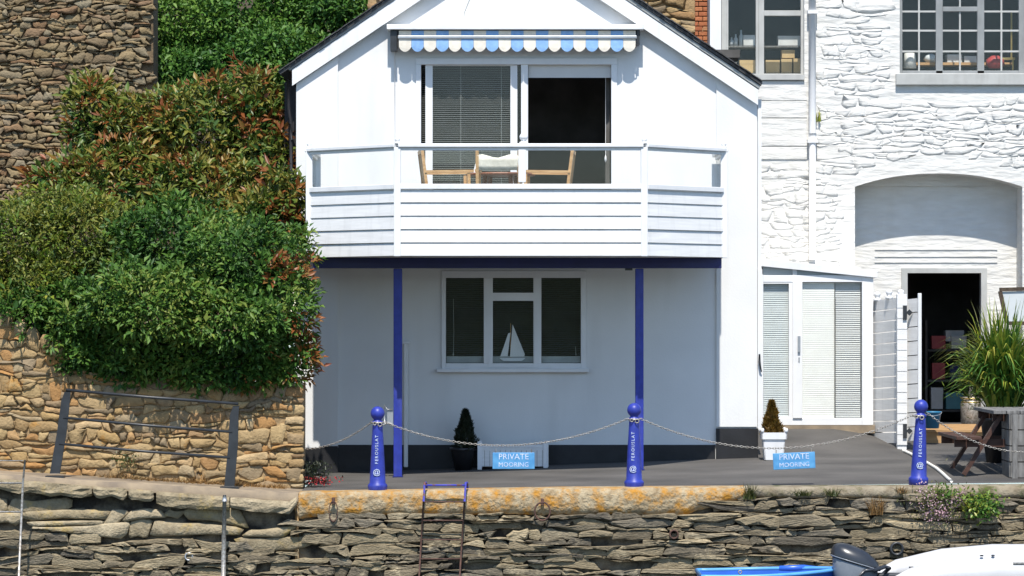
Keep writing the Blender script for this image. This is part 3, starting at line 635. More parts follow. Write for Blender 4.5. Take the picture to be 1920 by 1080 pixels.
for xa, xb in ((738, 754), (1191, 1206.5)):
    X0, X1 = at(xa,0,-1.35)[0], at(xb,0,-1.35)[0]
    mb = MB(); mb.box(X0, X1, -1.40, -1.30, gz(X0,-1.35)-0.03, 2.52); pst = mb.build("post", "royal_blue", bal, bevel=0.008)
    mb = MB(); mb.box(X0-0.012, X1+0.012, -1.412, -1.288, gz(X0,-1.35)-0.03, gz(X0,-1.35)+0.012); mb.build("foot_plate", "navy", pst)
mb = MB(); mb.bpx(1172, 1186, 501, 507, -1.36, -1.32, -1.35); mb.build("light_fitting", "metal_black", bal)

# ------------------------------------------------------------------ balcony furniture
DK = 3.02
def armchair(loc, rot, label, canvas=False):
    t = thing("garden_chair", label, "chair", loc, "wooden chairs on the balcony")
    for s in (-1, 1):
        mb = MB(); mb.bar((0.24, s*0.25, 0), (0.23, s*0.25, 0.64), 0.036, 0.036); mb.build("leg", "teak", t, org=(0,0,0)).location = (0,0,0)
        mb = MB(); mb.bar((-0.20, s*0.25, 0), (-0.27, s*0.25, 0.45), 0.036, 0.04); mb.bar((-0.27, s*0.25, 0.45), (-0.33, s*0.25, 0.92), 0.036, 0.036); mb.build("back_leg", "teak", t, org=(0,0,0)).location = (0,0,0)
        mb = MB(); mb.bar((-0.30, s*0.25, 0.655), (0.29, s*0.25, 0.665), 0.06, 0.03); mb.build("armrest", "teak", t, org=(0,0,0)).location = (0,0,0)
    if canvas:
        mb = MB(); k = 8
        vs = []
        for i in range(k+1):
            y = -0.25 + 0.5*i/k
            for j in range(4):
                z = 0.66 + 0.055*j; vs.append((-0.30-0.03*j/3+0.03*math.cos((i/k-.5)*math.pi)+rng.uniform(-.006,.006), y, z+0.02*math.sin(i*1.1)*(j==3)))
        fs = [(i*4+j, (i+1)*4+j, (i+1)*4+j+1, i*4+j+1) for i in range(k) for j in range(3)]
        mb.add(vs, fs); o_ = mb.build("backrest", "canvas", t, smooth=True, org=(0,0,0)); o_.location = (0,0,0)
        so_ = o_.modifiers.new("solid", 'SOLIDIFY'); so_.thickness = 0.012
        mb = MB(); mb.box(-0.24, 0.24, -0.23, 0.23, 0.41, 0.43); mb.build("seat", "canvas", t, org=(0,0,0)).location = (0,0,0)
    else:
        for i in range(6):
            y = -0.2 + i*0.08; mb = MB(); mb.bar((-0.275, y, 0.47), (-0.325, y, 0.88), 0.03, 0.015); mb.build("back_slat", "teak", t, org=(0,0,0)).location = (0,0,0)
        mb = MB(); mb.bar((-0.328, -0.225, 0.90), (-0.328, 0.225, 0.90), 0.03, 0.05); mb.build("top_bar", "teak", t, org=(0,0,0)).location = (0,0,0)
        for i in range(6):
            x = -0.22 + i*0.085; mb = MB(); mb.box(x, x+0.06, -0.22, 0.22, 0.42, 0.44); mb.build("seat_slat", "teak", t, org=(0,0,0)).location = (0,0,0)
    t.rotation_euler = (0, 0, rot); return t
lx = at(840, 0, -1.35)[0]
armchair((lx, -1.45, DK), R(6), "wooden armchair in front of the slatted blind, facing the red table")
armchair((at(936,0,-1.9)[0], -1.75, DK), R(88), "wooden director chair with cream canvas back, behind the middle rail post", canvas=True)
armchair((at(1024,0,-1.35)[0], -1.4, DK), R(176), "wooden armchair standing before the open dark balcony doorway")
tx = at(938, 0, -1.1)[0]
tb = thing("balcony_table", "low dark red wooden table between the balcony chairs", "table", (tx, -1.0, DK))
mb = MB(); mb.lathe([(0.02,0.63),(0.42,0.635),(0.43,0.65),(0.42,0.665),(0.02,0.668)], (tx,-1.0,DK), 28); mb.build("table_top", "redwood", tb, smooth=False)
for a in range(4):
    ca, sa = math.cos(a*math.pi/2+.6), math.sin(a*math.pi/2+.6); mb = MB(); mb.bar((tx+ca*.3,-1.0+sa*.3,DK), (tx+ca*.22,-1.0+sa*.22,DK+.63), .04, .04); mb.build("leg", "redwood", tb)
nx = at(895, 0, -1.15)
mb = MB(); mb.lathe([(0.055,0),(0.052,0.01),(0.03,0.09),(0.012,0.15),(0.004,0.16)], (0,0,0), 10); o = mb.build("folded_napkin", "sail_white", org=(0,0,0)); o.location = (nx[0], -1.15, DK+0.668); tag(o, "white napkin folded into a cone on the red table", "napkin")

# ------------------------------------------------------------------ painted stone building with the arch
FB = 3.0                                                        # its front plane
bl = thing("painted_building", "tall white painted stone building with an arched recess and grey windows", "building", at(1700, 800, FB))
W1 = rect(1352, 1508, -70, 143, FB); W2 = rect(1687, 1930, -90, 150, FB)
arch = [xz(1603, 860, FB), xz(1917, 860, FB)]
for i in range(17):
    a = i/16; x = 1917 - 314*a; u = (x-1760)/157; arch.append(xz(x, 325 + 25*abs(u)**2.2, FB))
MB().plate([xz(1331,880,FB), xz(2080,880,FB), xz(2080,-120,FB), xz(1331,-120,FB)], [W1, W2, arch], FB, FB+0.5).build("wall", "plaster_white", bl)
def keepw(x, y, P):
    xs = [p[0] for p in P]; ys = [p[1] for p in P]; a, b, c, d = min(xs), max(xs), min(ys), max(ys)
    if b > 1345 and a < 1516 and c < 302 and not (a > 1513): return False
    if b > 1685 and a < 1990 and c < 176: return False
    if b > 1590 and a < 1990:
        u = max(-1.15, min(1.15, (x-1760)/157))
        if d > 298 + 35*abs(u)**2: return False
    if x < 1422 or a > 1935: return False
    if d > 520: return False
    return True
lay_stones(bl, course_stones(1418, 1930, -20, 520, 11.5, 34, 11, wav=0.6, split=0.15, joint=1.6, keep=keepw, tilt=0.6, drop=0.04, rag=.12), FB, "stone_white", 0.0075, 5, back=0.01, dome=0.02, flat=0.55, pr=(.6,.8,1.0,1.15))
# smooth rendered blocks under the small window
for (a, b, c, d) in ((1421,1513,152,189),(1421,1513,190,221),(1421,1513,222.5,274),(1421,1513,275.5,299)):
    MB().bpx(a, b, c, d, FB-0.018-rng.uniform(0,.006), FB-0.001, FB).build("rendered_block", "plaster_white", bl, bevel=0.008)
mb = MB(); mb.bpx(1331, 1352, -120, 150, FB-0.02, FB-0.001, FB); mb.build("window_reveal", "paint_white", bl)
# recess back wall with shop door
RB = 3.5
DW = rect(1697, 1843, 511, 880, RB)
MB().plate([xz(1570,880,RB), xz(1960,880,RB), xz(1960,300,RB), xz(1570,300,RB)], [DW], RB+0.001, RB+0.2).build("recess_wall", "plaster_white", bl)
mb = MB(); mb.bpx(1600, 1925, 325, 349, RB-0.05, RB-0.001, RB); mb.build("timber_lintel", "plaster_white", bl)
mb = MB(); mb.bpx(1690, 1850, 503, 512, RB-0.04, RB+0.1, RB).bpx(1690, 1701, 512, 812, RB-0.04, RB+0.1, RB).bpx(1839, 1850, 512, 812, RB-0.04, RB+0.1, RB); mb.build("door_frame", "frame_palegrey", bl)
for yy_ in (467, 480, 491):
    mb = MB(); mb.bpx(1640, 1870, yy_, yy_+1.6, RB-0.012, RB-0.0005, RB); mb.build("lintel_board", "plaster_white", bl)
# dark shop room behind the door
def room(name, xa, xb, ya, yb, Y0, Y1, mtl, parent):
    a = at(xa, yb, Y0); b = at(xb, ya, Y0); t = 0.06
    mb = MB(); mb.box(a[0]-t, a[0], Y0, Y1, a[2], b[2]).box(b[0], b[0]+t, Y0, Y1, a[2], b[2]).box(a[0]-t, b[0]+t, Y1, Y1+t, a[2]-t, b[2]+t).box(a[0]-t, b[0]+t, Y0, Y1, b[2], b[2]+t).box(a[0]-t, b[0]+t, Y0, Y1, a[2]-t, a[2])
    return mb.build(name, mtl, parent)
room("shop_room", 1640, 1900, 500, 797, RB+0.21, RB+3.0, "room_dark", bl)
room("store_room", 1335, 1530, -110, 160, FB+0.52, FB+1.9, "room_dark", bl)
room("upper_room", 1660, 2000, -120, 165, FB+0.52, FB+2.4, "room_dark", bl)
# small grey window: two lights
w1 = MB(); F0, F1 = FB+0.12, FB+0.20
w1.bpx(1354, 1363, -70, 146, F0, F1, FB).bpx(1503, 1509, -70, 146, F0, F1, FB).bpx(1424, 1434, -70, 138, F0, F1, FB).bpx(1363, 1503, 137, 146, F0, F1, FB)
w1.bpx(1434, 1503, 18, 28, F0, F1, FB).bpx(1363, 1367, -70, 137, F0+.01, F1, FB).bpx(1418.5, 1424, -70, 137, F0+.01, F1, FB)
w1 = w1.build("window", "frame_palegrey", bl, bevel=0.004)
mb = MB(); mb.bpx(1384, 1508, 141, 150, FB-0.06, F0-0.002, FB); mb.build("sill", "frame_palegrey", w1)
for q in ((1367,1418.5,-70,137),(1434,1503,28,137),(1434,1503,-70,18)): MB().bpx(*q, F0+0.04, F0+0.044, FB).build("pane", "glass", w1)
# large grey window: three casements of small panes
w2 = MB()
w2.bpx(1689, 1694, -90, 138, F0, F1, FB).bpx(1757, 1770, -90, 138, F0, F1, FB).bpx(1835, 1848, -90, 138, F0, F1, FB).bpx(1913, 1926, -90, 138, F0, F1, FB).bpx(1694, 1913, 131, 138, F0, F1, FB).bpx(1770, 1835, 11, 20, F0-.01, F1, FB)
w2 = w2.build("window", "frame_grey", bl, bevel=0.004)
mb = MB(); mb.bpx(1679, 1932, 138, 160, FB-0.07, F0-0.002, FB); mb.build("sill", "frame_palegrey", w2, bevel=0.01)
for xa, xb in ((1694,1757),(1770,1835),(1848,1913)):
    xm = (xa+xb)/2; ys = [18, 54, 93] if xa != 1770 else [54, 93]; top = -90 if xa != 1770 else 20
    mb = MB(); mb.bpx(xm-1.6, xm+1.6, top, 131, F0+.012, F0+.04, FB)
    for y_ in ys: mb.bpx(xa, xm-1.6, y_, y_+3.4, F0+.0122, F0+.04, FB).bpx(xm+1.6, xb, y_, y_+3.4, F0+.0122, F0+.04, FB)
    if xa == 1770: mb.bpx(xm-1.6, xm+1.6, -90, 11, F0+.012, F0+.04, FB)
    mb.build("muntins", "frame_palegrey", w2)
    cols = [(xa, xm-1.6), (xm+1.6, xb)]; rows = [(-20,18),(21.4,54),(57.4,93),(96.4,131)] if xa != 1770 else [(-20,11),(20,54),(57.4,93),(96.4,131)]
    for c in cols:
        for r_ in rows: MB().bpx(c[0], c[1], r_[0], r_[1], F0+.024, F0+.028, FB).build("pane", "glass", w2)
# white downpipe of the building
dp = MB(); dp.tube([at(1523.5,-40,FB-.08), at(1523.5,487,FB-.08)], 0.047, 12)
dp = dp.build("downpipe", "paint_white", org=at(1523.5,487,FB-.08), smooth=True); tag(dp, "white drainpipe running down the painted building beside the cottage", "drainpipe")
for y_ in (20, 262):
    mb = MB(); mb.bpx(1514, 1533, y_, y_+6, FB-.14, FB-.02, FB-.08); mb.build("bracket", "paint_white", dp)
mb = MB(); mb.tube([at(1523.5,250,FB-.08), at(1523.5,262,FB-.08)], 0.055, 12); mb.build("pipe_socket", "paint_white", dp, smooth=True)
pw = thing("wall_weed", "tiny yellow green weed sprouting from the white wall by the drainpipe", "plant", at(1533, 222, FB-.02))
blades("leaves", "leaf_yellowgreen", pw, at(1533,228,FB-.04), 22, 0.17, 0.07, 0.02, 4)

# things behind the windows
def carton(x, y, w, h, Y, mtl, label, cat="box", nm="cardboard_box", flap=True, dep=0.2):
    b = at(x, y, Y); W_, H_ = ln(w, Y), ln(h, Y)
    o = thing(nm, label, cat, b, "goods behind the glass")
    mb = MB(); mb.box(b[0]-W_/2, b[0]+W_/2, Y, Y+dep, b[2], b[2]+H_); mb.build("body", mtl, o, bevel=0.004)
    if flap:
        mb = MB(); mb.box(b[0]-W_/2-.002, b[0]+W_/2+.002, Y-.003, Y+dep*.9, b[2]+H_*.72, b[2]+H_+.003); mb.build("lid", mtl, o)
    return o
yI = FB+0.60
for y_, nm in ((137.5,"lower"), (86,"upper")):
    sh = MB(); sh.bpx(1338, 1528, y_, y_+3, yI-.03, yI+.5, yI); o = sh.build("store_shelf", "wood_grey", org=at(1430,y_,yI)); tag(o, "%s grey shelf behind the small window above the cottage roof" % nm, "shelf")
carton(1402, 137, 30, 24, yI, "cardboard", "wide cardboard box low behind the small window's narrow pane")
carton(1449, 137, 26, 24, yI, "cardboard", "cardboard box beside the mullion in the small window's wider pane")
carton(1475, 137, 20, 26, yI, "cardboard", "cardboard box under the tilted top box in the small window")
carton(1497, 137, 18, 27, yI, "cardboard", "cardboard box in the corner of the small window by the drainpipe")
carton(1478, 109, 24, 15, yI+.02, "cardboard", "topmost tan box of the pile in the small window")
carton(1480, 85.5, 42, 18, yI, "box_white", "white carton on the upper shelf of the small window", nm="white_carton")
carton(1405, 85.5, 22, 20, yI, "box_white", "white tub on the upper shelf behind the narrow pane", "tub", "white_tub", False)
mb = MB(); c = at(1373,137,yI); mb.lathe([(0.03,0),(0.075,0.03),(0.085,0.09),(0.06,0.15),(0.02,0.165)], (c[0],yI+.06,c[2]), 14); o = mb.build("white_jar", "box_white", org=c, smooth=True); tag(o, "rounded white jar at the low corner of the small window", "jar")
for i, (x, h) in enumerate(((1380,22),(1390,30),(1372,16))):
    mb = MB(); c = at(x,85.5,yI); H_ = ln(h,yI); mb.lathe([(0.028,0),(0.03,H_*.6),(0.012,H_*.75),(0.012,H_)], (c[0],yI+.05,c[2]), 10); o = mb.build("bottle", "blind_grey", org=c, smooth=True)
    tag(o, ("middle height bottle on the upper shelf of the small window", "tallest bottle on the upper shelf of the small window", "shortest bottle on the upper shelf of the small window")[i], "bottle", "bottles in the small window")
yI2 = FB+0.75
sh = MB(); sh.bpx(1700, 1900, 117, 122, yI2, yI2+.35, yI2); o = sh.build("window_bench", "timber_tan", org=at(1800,120,yI2)); tag(o, "long pale timber bench behind the large many paned window", "bench")
mb = MB(); c = at(1706,128,yI2-.15); mb.lathe([(0.09,0),(0.075,0.20),(0.07,0.205)], (c[0],c[1],c[2]), 16); o = mb.build("lamp_shade", "blind_white", org=c, smooth=True); tag(o, "cream lamp shade in the corner of the large paned window", "lamp")
mb = MB(); c = at(1745,117,yI2+.1); mb.lathe([(0.06,0),(0.10,0.04),(0.08,0.09),(0.02,0.12)], c, 10); o = mb.build("glass_bowl", "blind_grey", org=c, smooth=True); tag(o, "grey bowl on the timber bench behind the left casement", "bowl")
carton(1790, 117, 28, 15, yI2+.1, "blind_grey", "grey carton on the bench behind the middle casement", flap=False)
carton(1820, 117, 24, 12, yI2+.1, "blind_grey", "smaller grey carton on the bench behind the middle casement", flap=False)
mb = MB(); c = at(1866,128,yI2-.1); mb.lathe([(0.08,0),(0.13,0.05),(0.12,0.12),(0.05,0.17)], c, 10); o = mb.build("red_cushion", "red_print", org=c, smooth=True); tag(o, "crumpled red cloth behind the large paned window", "cloth")
st = thing("yellow_stand", "yellow wooden stand at the far end of the large paned window", "stand", at(1888,131,yI2-.1))
for a in (1876, 1898):
    mb = MB(); mb.bpx(a, a+3, 112, 131, yI2-.1, yI2-.07, yI2-.1); mb.build("leg", "brass", st)
mb = MB(); mb.bpx(1874, 1903, 108, 112, yI2-.12, yI2-.05, yI2-.1); mb.build("top", "brass", st)
mb = MB(); mb.bpx(1895, 1898, 20, 108, yI2-.1, yI2-.08, yI2-.1); mb.build("upright", "brass", st)

# shop goods in the doorway
shp = thing("shop_shelf", "dark shop shelving unit inside the doorway under the arch", "shelf", at(1780, 792, RB+1.9))
for y_ in (655, 712, 768):
    mb = MB(); mb.bpx(1738, 1850, y_, y_+4, RB+1.4, RB+1.8, RB+1.4); mb.build("shelf_board", "room_mid", shp)
for x_ in (1735, 1850):
    mb = MB(); mb.bpx(x_, x_+4, 600, 796, RB+1.4, RB+1.8, RB+1.4); mb.build("side_panel", "room_mid", shp)
goods = [(1760,684-30,26,24,"red_print","red carton on the shop's upper shelf"), (1798,654,28,24,"box_white","pale carton on the shop's upper shelf"), (1760,711,24,30,"red_print","red carton on the shop's middle shelf"),
         (1830,711,24,28,"red_print","second red carton on the middle shelf near the keg"), (1795,711,26,26,"navy","dark blue carton on the shop's middle shelf"), (1790,767,32,30,"box_teal","teal carton on the shop's lowest shelf"), (1757,767,22,40,"box_white","tall white carton on the shop's lowest shelf")]
for g_ in goods: carton(g_[0], g_[1], g_[2], g_[3], RB+1.42, g_[4], g_[5], nm="shop_carton")
carton(1790, 640, 34, 20, RB+1.5, "box_white", "white carton on top of the dark shop shelving", nm="shop_carton")
kc = at(1822, 799, RB+.28)
kg = thing("beer_keg", "steel beer keg standing just inside the shop doorway", "keg", kc)
mb = MB(); mb.lathe([(0.12,0),(0.13,0.02),(0.15,0.05),(0.155,0.30),(0.14,0.34),(0.125,0.36),(0.125,0.40)], kc, 20); mb.build("body", "metal_pale", kg, smooth=True)
for z_ in (0.33, 0.38):
    mb = MB(); mb.ring((kc[0],kc[1],kc[2]+z_), 0.142, 0.010, Matrix.Identity(3), 20, 6); o_ = mb
    vs = [(kc[0]+(v[0]-kc[0]), kc[1]+(v[2]-kc[2]-z_), kc[2]+z_+(v[1]-kc[1])) for v in mb.v]; mb.v = vs; mb.build("band", "brass", kg, smooth=True)
mb = MB(); mb.lathe([(0.05,0.40),(0.05,0.46),(0.03,0.50),(0.035,0.54),(0.01,0.56)], kc, 12); mb.build("tap_head", "metal_pale", kg, smooth=True)
stp = thing("shop_step", "tan timber step in front of the shop doorway", "step", at(1790, 830, 2.0))
mb = MB(); a, b = at(1737,828,2.0), at(1850,806,2.0); mb.box(a[0], b[0]+.1, 2.0, 3.55, 0.2, b[2]-0.03); mb.build("riser", "timber_tan", stp)
for i in range(5):
    y0_ = 1.97 + i*0.31; mb = MB(); mb.box(a[0]-.02, b[0]+.12, y0_, y0_+.302, b[2]-0.029, b[2]+.004+i*.006); mb.build("tread_plank", "timber_tan", stp)
# blue bucket by the step
bc = at(1748, 803, 1.72); bk = thing("bucket", "blue plastic bucket beside the shop step", "bucket", (bc[0], bc[1], bc[2]))
mb = MB(); mb.lathe([(0.085,0),(0.115,0.20),(0.122,0.205),(0.122,0.22),(0.10,0.22),(0.08,0.03)], bc, 18); mb.build("body", "bucket_blue", bk, smooth=True)
mb = MB(); mb.tube([(bc[0]+.12*math.cos(t), bc[1]-.02-.09*math.sin(t), bc[2]+.215-.05*math.sin(t)) for t in [i*math.pi/8 for i in range(9)]], 0.004, 5); mb.build("handle", "metal_grey", bk)

# ------------------------------------------------------------------ glazed lean-to porch
PY = 1.8; pf = PY
pr = thing("porch", "white glazed lean-to porch with blinds between cottage and stone building", "porch", at(1530, 797, PY))
def pbx(nm, a, b, c, d, y0, y1, mtl="frame_white", par=pr, bev=0.004): mb = MB(); mb.bpx(a, b, c, d, y0, y1, PY); return mb.build(nm, mtl, par, bevel=bev)
pbx("post", 1424, 1431, 515, 797, PY-.02, PY+.08); pbx("post", 1616, 1637, 512, 797, PY-.02, PY+.10)
pbx("head_rail", 1431, 1616, 516, 529, PY-.018, PY+.08); pbx("bottom_rail", 1431, 1616, 784, 797, PY-.018, PY+.08)
pbx("mullion", 1486, 1494, 497, 516, PY-.017, PY+.06)
mb = MB(); mb.prism([xz(1424,499,PY), xz(1644,521,PY), xz(1644,509,PY), xz(1424,484,PY)], PY-.06, PY+1.18); mb.build("roof", "frame_white", pr, bevel=0.004)
mb = MB(); mb.prism([xz(1431,516,PY), xz(1616,516,PY), xz(1616,514,PY), xz(1431,500,PY)], PY+.02, PY+.03); mb.build("gable_panel", "frost", pr)
mb = MB(); mb.box(at(1616,0,PY)[0], at(1637,0,PY)[0], PY+.1, PY+1.18, at(0,797,PY)[2], at(0,517,PY)[2]); mb.build("end_wall", "frame_white", pr)
pbx("concrete_base", 1424, 1640, 797.5, 812, PY-.03, PY+1.1, "path_concrete", bev=0)
l1 = pbx("door_leaf", 1486, 1504, 529, 784, PY-.04, PY+.02)
mb = MB(); mb.bpx(1431, 1486, 529, 532, PY-.012, PY+.03, PY).bpx(1431, 1486, 780, 784, PY-.012, PY+.03, PY).bpx(1479, 1486, 532, 780, PY-.012, PY+.03, PY); mb.build("door_leaf", "frame_white", pr)
mb = MB(); mb.bpx(1495, 1500, 630, 660, PY-.07, PY-.041, PY).bpx(1496.5, 1499, 670, 678, PY-.05, PY-.041, PY); mb.build("handle", "metal_grey", l1)
for q in ((1431,1479,532,780),(1504,1565,529,784),(1565,1616,529,784)): MB().bpx(*q, PY+.012, PY+.016, PY).build("pane", "glass", pr)
def slats(nm, a, b, c, d, yy0, pitch, mtl, par, tilt=0.7):
    mb = MB(); y = c
    while y < d:
        z = xz(0,y,PY)[1]; h = ln(pitch,PY); xa, xb = xz(a,0,PY)[0], xz(b,0,PY)[0]; j = rng.uniform(-.0015,.0015)
        mb.add([(xa,yy0,z-h*0.9+j),(xb,yy0,z-h*0.9-j),(xb,yy0+h*tilt,z),(xa,yy0+h*tilt,z)], [(0,1,2,3)]); y += pitch
    return mb.build(nm, mtl, par, kind="stuff")
slats("blind_slats", 1432, 1479, 533, 779, PY+.05, 4.0, "blind_grey", pr, 0.3)
slats("blind_slats", 1504, 1565, 530, 783, PY+.04, 4.0, "blind_white", pr, 0.12)
slats("blind_slats", 1567, 1614, 530, 783, PY+.05, 4.0, "roller", pr, 0.5)
mb = MB(); mb.bpx(1565, 1567, 560, 784, PY+.02, PY+.03, PY); mb.build("blind_edge", "room_dark", pr)
mb = MB(); mb.bpx(1425, 1615, 500, 797, PY+1.1, PY+1.14, PY+1.1); mb.build("back_panel", "plaster_white", pr)

# ------------------------------------------------------------------ boarded screen and open gate
fn = thing("screen_fence", "white boarded screen with ball finials beside the porch", "fence", at(1690, 835, 0.9))
FA, FBk = Vector((at(1690,0,0.9)[0], 0.95, 0)), Vector((at(1637,0,1.9)[0], 1.9, 0))      # near post to far end
dv = (FBk-FA); nb = 13
zlo = at(0, 838, 0.9)[2]; zhi = at(0, 556, 0.9)[2]
for i in range(nb):
    z0 = zlo + 0.05 + (zhi-zlo-0.05)*i/nb; z1 = zlo + 0.05 + (zhi-zlo-0.05)*(i+1)/nb - 0.012
    p = FA + Vector((0,0,(z0+z1)/2)); q = FBk + Vector((0,0,(z0+z1)/2 - 0.04)); mb = MB(); mb.bar(p, q, 0.025, z1-z0); mb.build("board", "board_white", fn)
pz = at(1690, 836, 0.9); po = MB(); po.box(pz[0]-.06, pz[0]+.06, .83, .95, pz[2]-.05, zhi+.03); po = po.build("post", "paint_white", fn, bevel=0.006)
for i in range(14):                                           # board ends lapped over the post face
    z0 = zlo + 0.03 + (zhi-zlo-.04)*i/14; mb = MB(); mb.box(pz[0]-.063, pz[0]+.063, .815, .829, z0, z0+(zhi-zlo)/14-.012); mb.build("lapped_board", "board_white", po)
for i, (x, y, Y_) in enumerate(((1689,556,.89),(1667,556,1.35),(1645,560,1.75))):
    c = at(x, y, Y_); mb = MB(); mb.lathe([(0.05,-.03),(0.05,0),(0.02,0.008),(0.035,0.03),(0.045,0.055),(0.035,0.08),(0.008,0.092)], c, 14); mb.build("finial", "paint_white", fn, smooth=True)
gt = thing("gate", "white boarded gate standing open against the dark shop doorway", "gate", at(1712, 832, 0.9))
for i in range(10):
    z0 = zlo + 0.08 + (zhi-zlo-.10)*i/10; a, b = at(1701,0,.92)[0], at(1721,0,.75)[0]
    mb = MB(); mb.bar((a, .92, z0+.08), (b, .72, z0+.095), 0.022, (zhi-zlo-.10)/10-.012); mb.build("board", "board_white", gt)
mb = MB(); X_ = at(1724,0,.7)[0]; mb.box(X_-.022, X_+.022, .66, .72, zlo+.05, zhi+.04); mb.build("stile", "paint_white", gt, bevel=0.004)
for y_ in (586, 808):
    c = at(1696, y_, .80); mb = MB(); mb.box(c[0]-.02, c[0]+.03, .79, .813, c[2]-.09, c[2]+.09); mb.obox((c[0]+.06, .79, c[2]), (.06,.012,.06), Matrix.Rotation(R(45),3,'Y')); mb.build("hinge", "metal_black", gt)

# ------------------------------------------------------------------ stone and brick wall seen over the cottage roof
SB = 3.62
sb = thing("rubble_building", "unpainted brown rubble building with brick corner rising behind the cottage roof", "building", at(1250, 140, SB))
mb = MB(); mb.bpx(690, 1331, -80, 420, SB+.02, SB+.5, SB); mb.build("wall", "mortar_gold", sb)
def keeps(x, y, P):
    if x > 1302: return False
    if x > 957: return y < (x-1170)*0.68 + 25
    return y < (740-x)*0.68 + 25 and x > 698
lay_stones(sb, course_stones(1160, 1310, -15, 120, 13, 44, 21, wav=0.5, joint=2.5, keep=keeps, tilt=.5) + course_stones(690, 770, -15, 70, 13, 40, 22, joint=2.5, keep=keeps), SB, "stones_gold", 0.035, 6)
for i in range(13):
    y_ = -14 + i*9.2
    for k, (a, b) in enumerate(((1303,1317),(1318,1330)) if i % 2 else ((1303,1309),(1310,1330))):
        mb = MB(); mb.bpx(a, b, y_, y_+7.6, SB-.03-rng.uniform(0,.012), SB+.02, SB); mb.build("brick", "bricks", sb, bevel=0.006)

# ------------------------------------------------------------------ tall garden wall behind the shrubs
TW = 3.0
tw_ = thing("garden_wall", "tall dark brown rubble stone wall behind the shrubs", "wall", at(140, 400, TW))
mb = MB(); mb.bpx(-80, 287, -90, 640, TW+.02, TW+.6, TW); mb.build("backing", "mortar_brown", tw_)
def keept(x, y, P):
    if max(p[0] for p in P) > 298: return False
    lim = 300 if y < 190 else 300 - (y-190)*0.95
    return x < lim and y < 420
lay_stones(tw_, course_stones(-78, 296, -20, 420, 9.5, 20, 31, wav=0.6, split=0.18, joint=1.8, keep=keept, tilt=.7, rag=.15), TW, "stones_brown", 0.040, 8, dome=.75, flat=.80)

# ------------------------------------------------------------------ golden rubble wall along the ramp
RW = -3.1
rw = thing("rubble_wall", "golden rubble stone retaining wall under the hedge beside the ramp", "wall", at(300, 910, RW))
top = [(-140,560),(0,606),(40,612),(75,640),(118,655),(122,690),(210,705),(380,712),(568,722)]
poly = [xz(-140, 900, RW)] + [xz(567, 935, RW)] + [xz(x+0, y, RW) for x, y in reversed(top)]
poly[-1] = xz(-140, 560, RW)
MB().prism(poly, RW+.004, -2.62).build("backing", "mortar_gold", rw)
MB().box(-2.92, -2.72, -2.64, -0.02, -0.12, 1.55).build("return_wall", "mortar_gold", rw)
def topy(x):
    for (a, b), (c, d) in zip(top, top[1:]):
        if a <= x <= c: return b + (d-b)*(x-a)/(c-a)
    return 720
def keepr(x, y, P): return x < 552 and max(p[0] for p in P) < 573 and y > topy(x)+4 and y < 886 + x*0.062 and (y > 690 + 0.03*x or x < 130)
lay_stones(rw, course_stones(-120, 572, 570, 925, 14.5, 33, 43, wav=0.55, split=0.2, joint=2.6, keep=keepr, tilt=.5, rag=.12), RW, "stones_gold", 0.030, 9, dome=.72, flat=.84)
# quoin stones on the end of the wall
y_ = 724
while y_ < 915:
    h_ = rng.choice((9,11,14,17,21)); w_ = rng.uniform(22, 58)
    Q = [(569-w_+rng.uniform(-3,3),y_+rng.uniform(1,4)),(569-w_*.5,y_+rng.uniform(0,2)),(567+rng.uniform(-2,3),y_+1),(569+rng.uniform(-1,2),y_+h_*.3),(569+rng.uniform(-1,2),y_+h_*.7),(567+rng.uniform(-2,2),y_+h_-1),(569-w_*.5,y_+h_-rng.uniform(0,2)),(569-w_+rng.uniform(-3,3),y_+h_-rng.uniform(1,4))]
    mb = MB(); stone_mesh(mb, Q, RW-.004, rng.uniform(.018,.04), .05, rng, dome=.75, flat=.85); mb.build("quoin_stone", "stones_gold", rw, smooth=True, centre=True); y_ += h_ + 1
# rough upright coping stones along the stepped end
for (x, y, w_, h_) in ((10,600,26,30),(38,612,22,26),(62,628,24,30),(86,640,20,26),(108,652,26,34)):
    Q = [(x-w_*.5,y+h_*.5),(x-w_*.5,y-h_*.2),(x-w_*.25,y-h_*.5),(x+w_*.2,y-h_*.5),(x+w_*.5,y-h_*.15),(x+w_*.5,y+h_*.5)]
    mb = MB(); stone_mesh(mb, list(reversed(Q)), RW, .05, .2, rng); mb.build("coping_stone", "stones_gold", rw, smooth=True, centre=True)

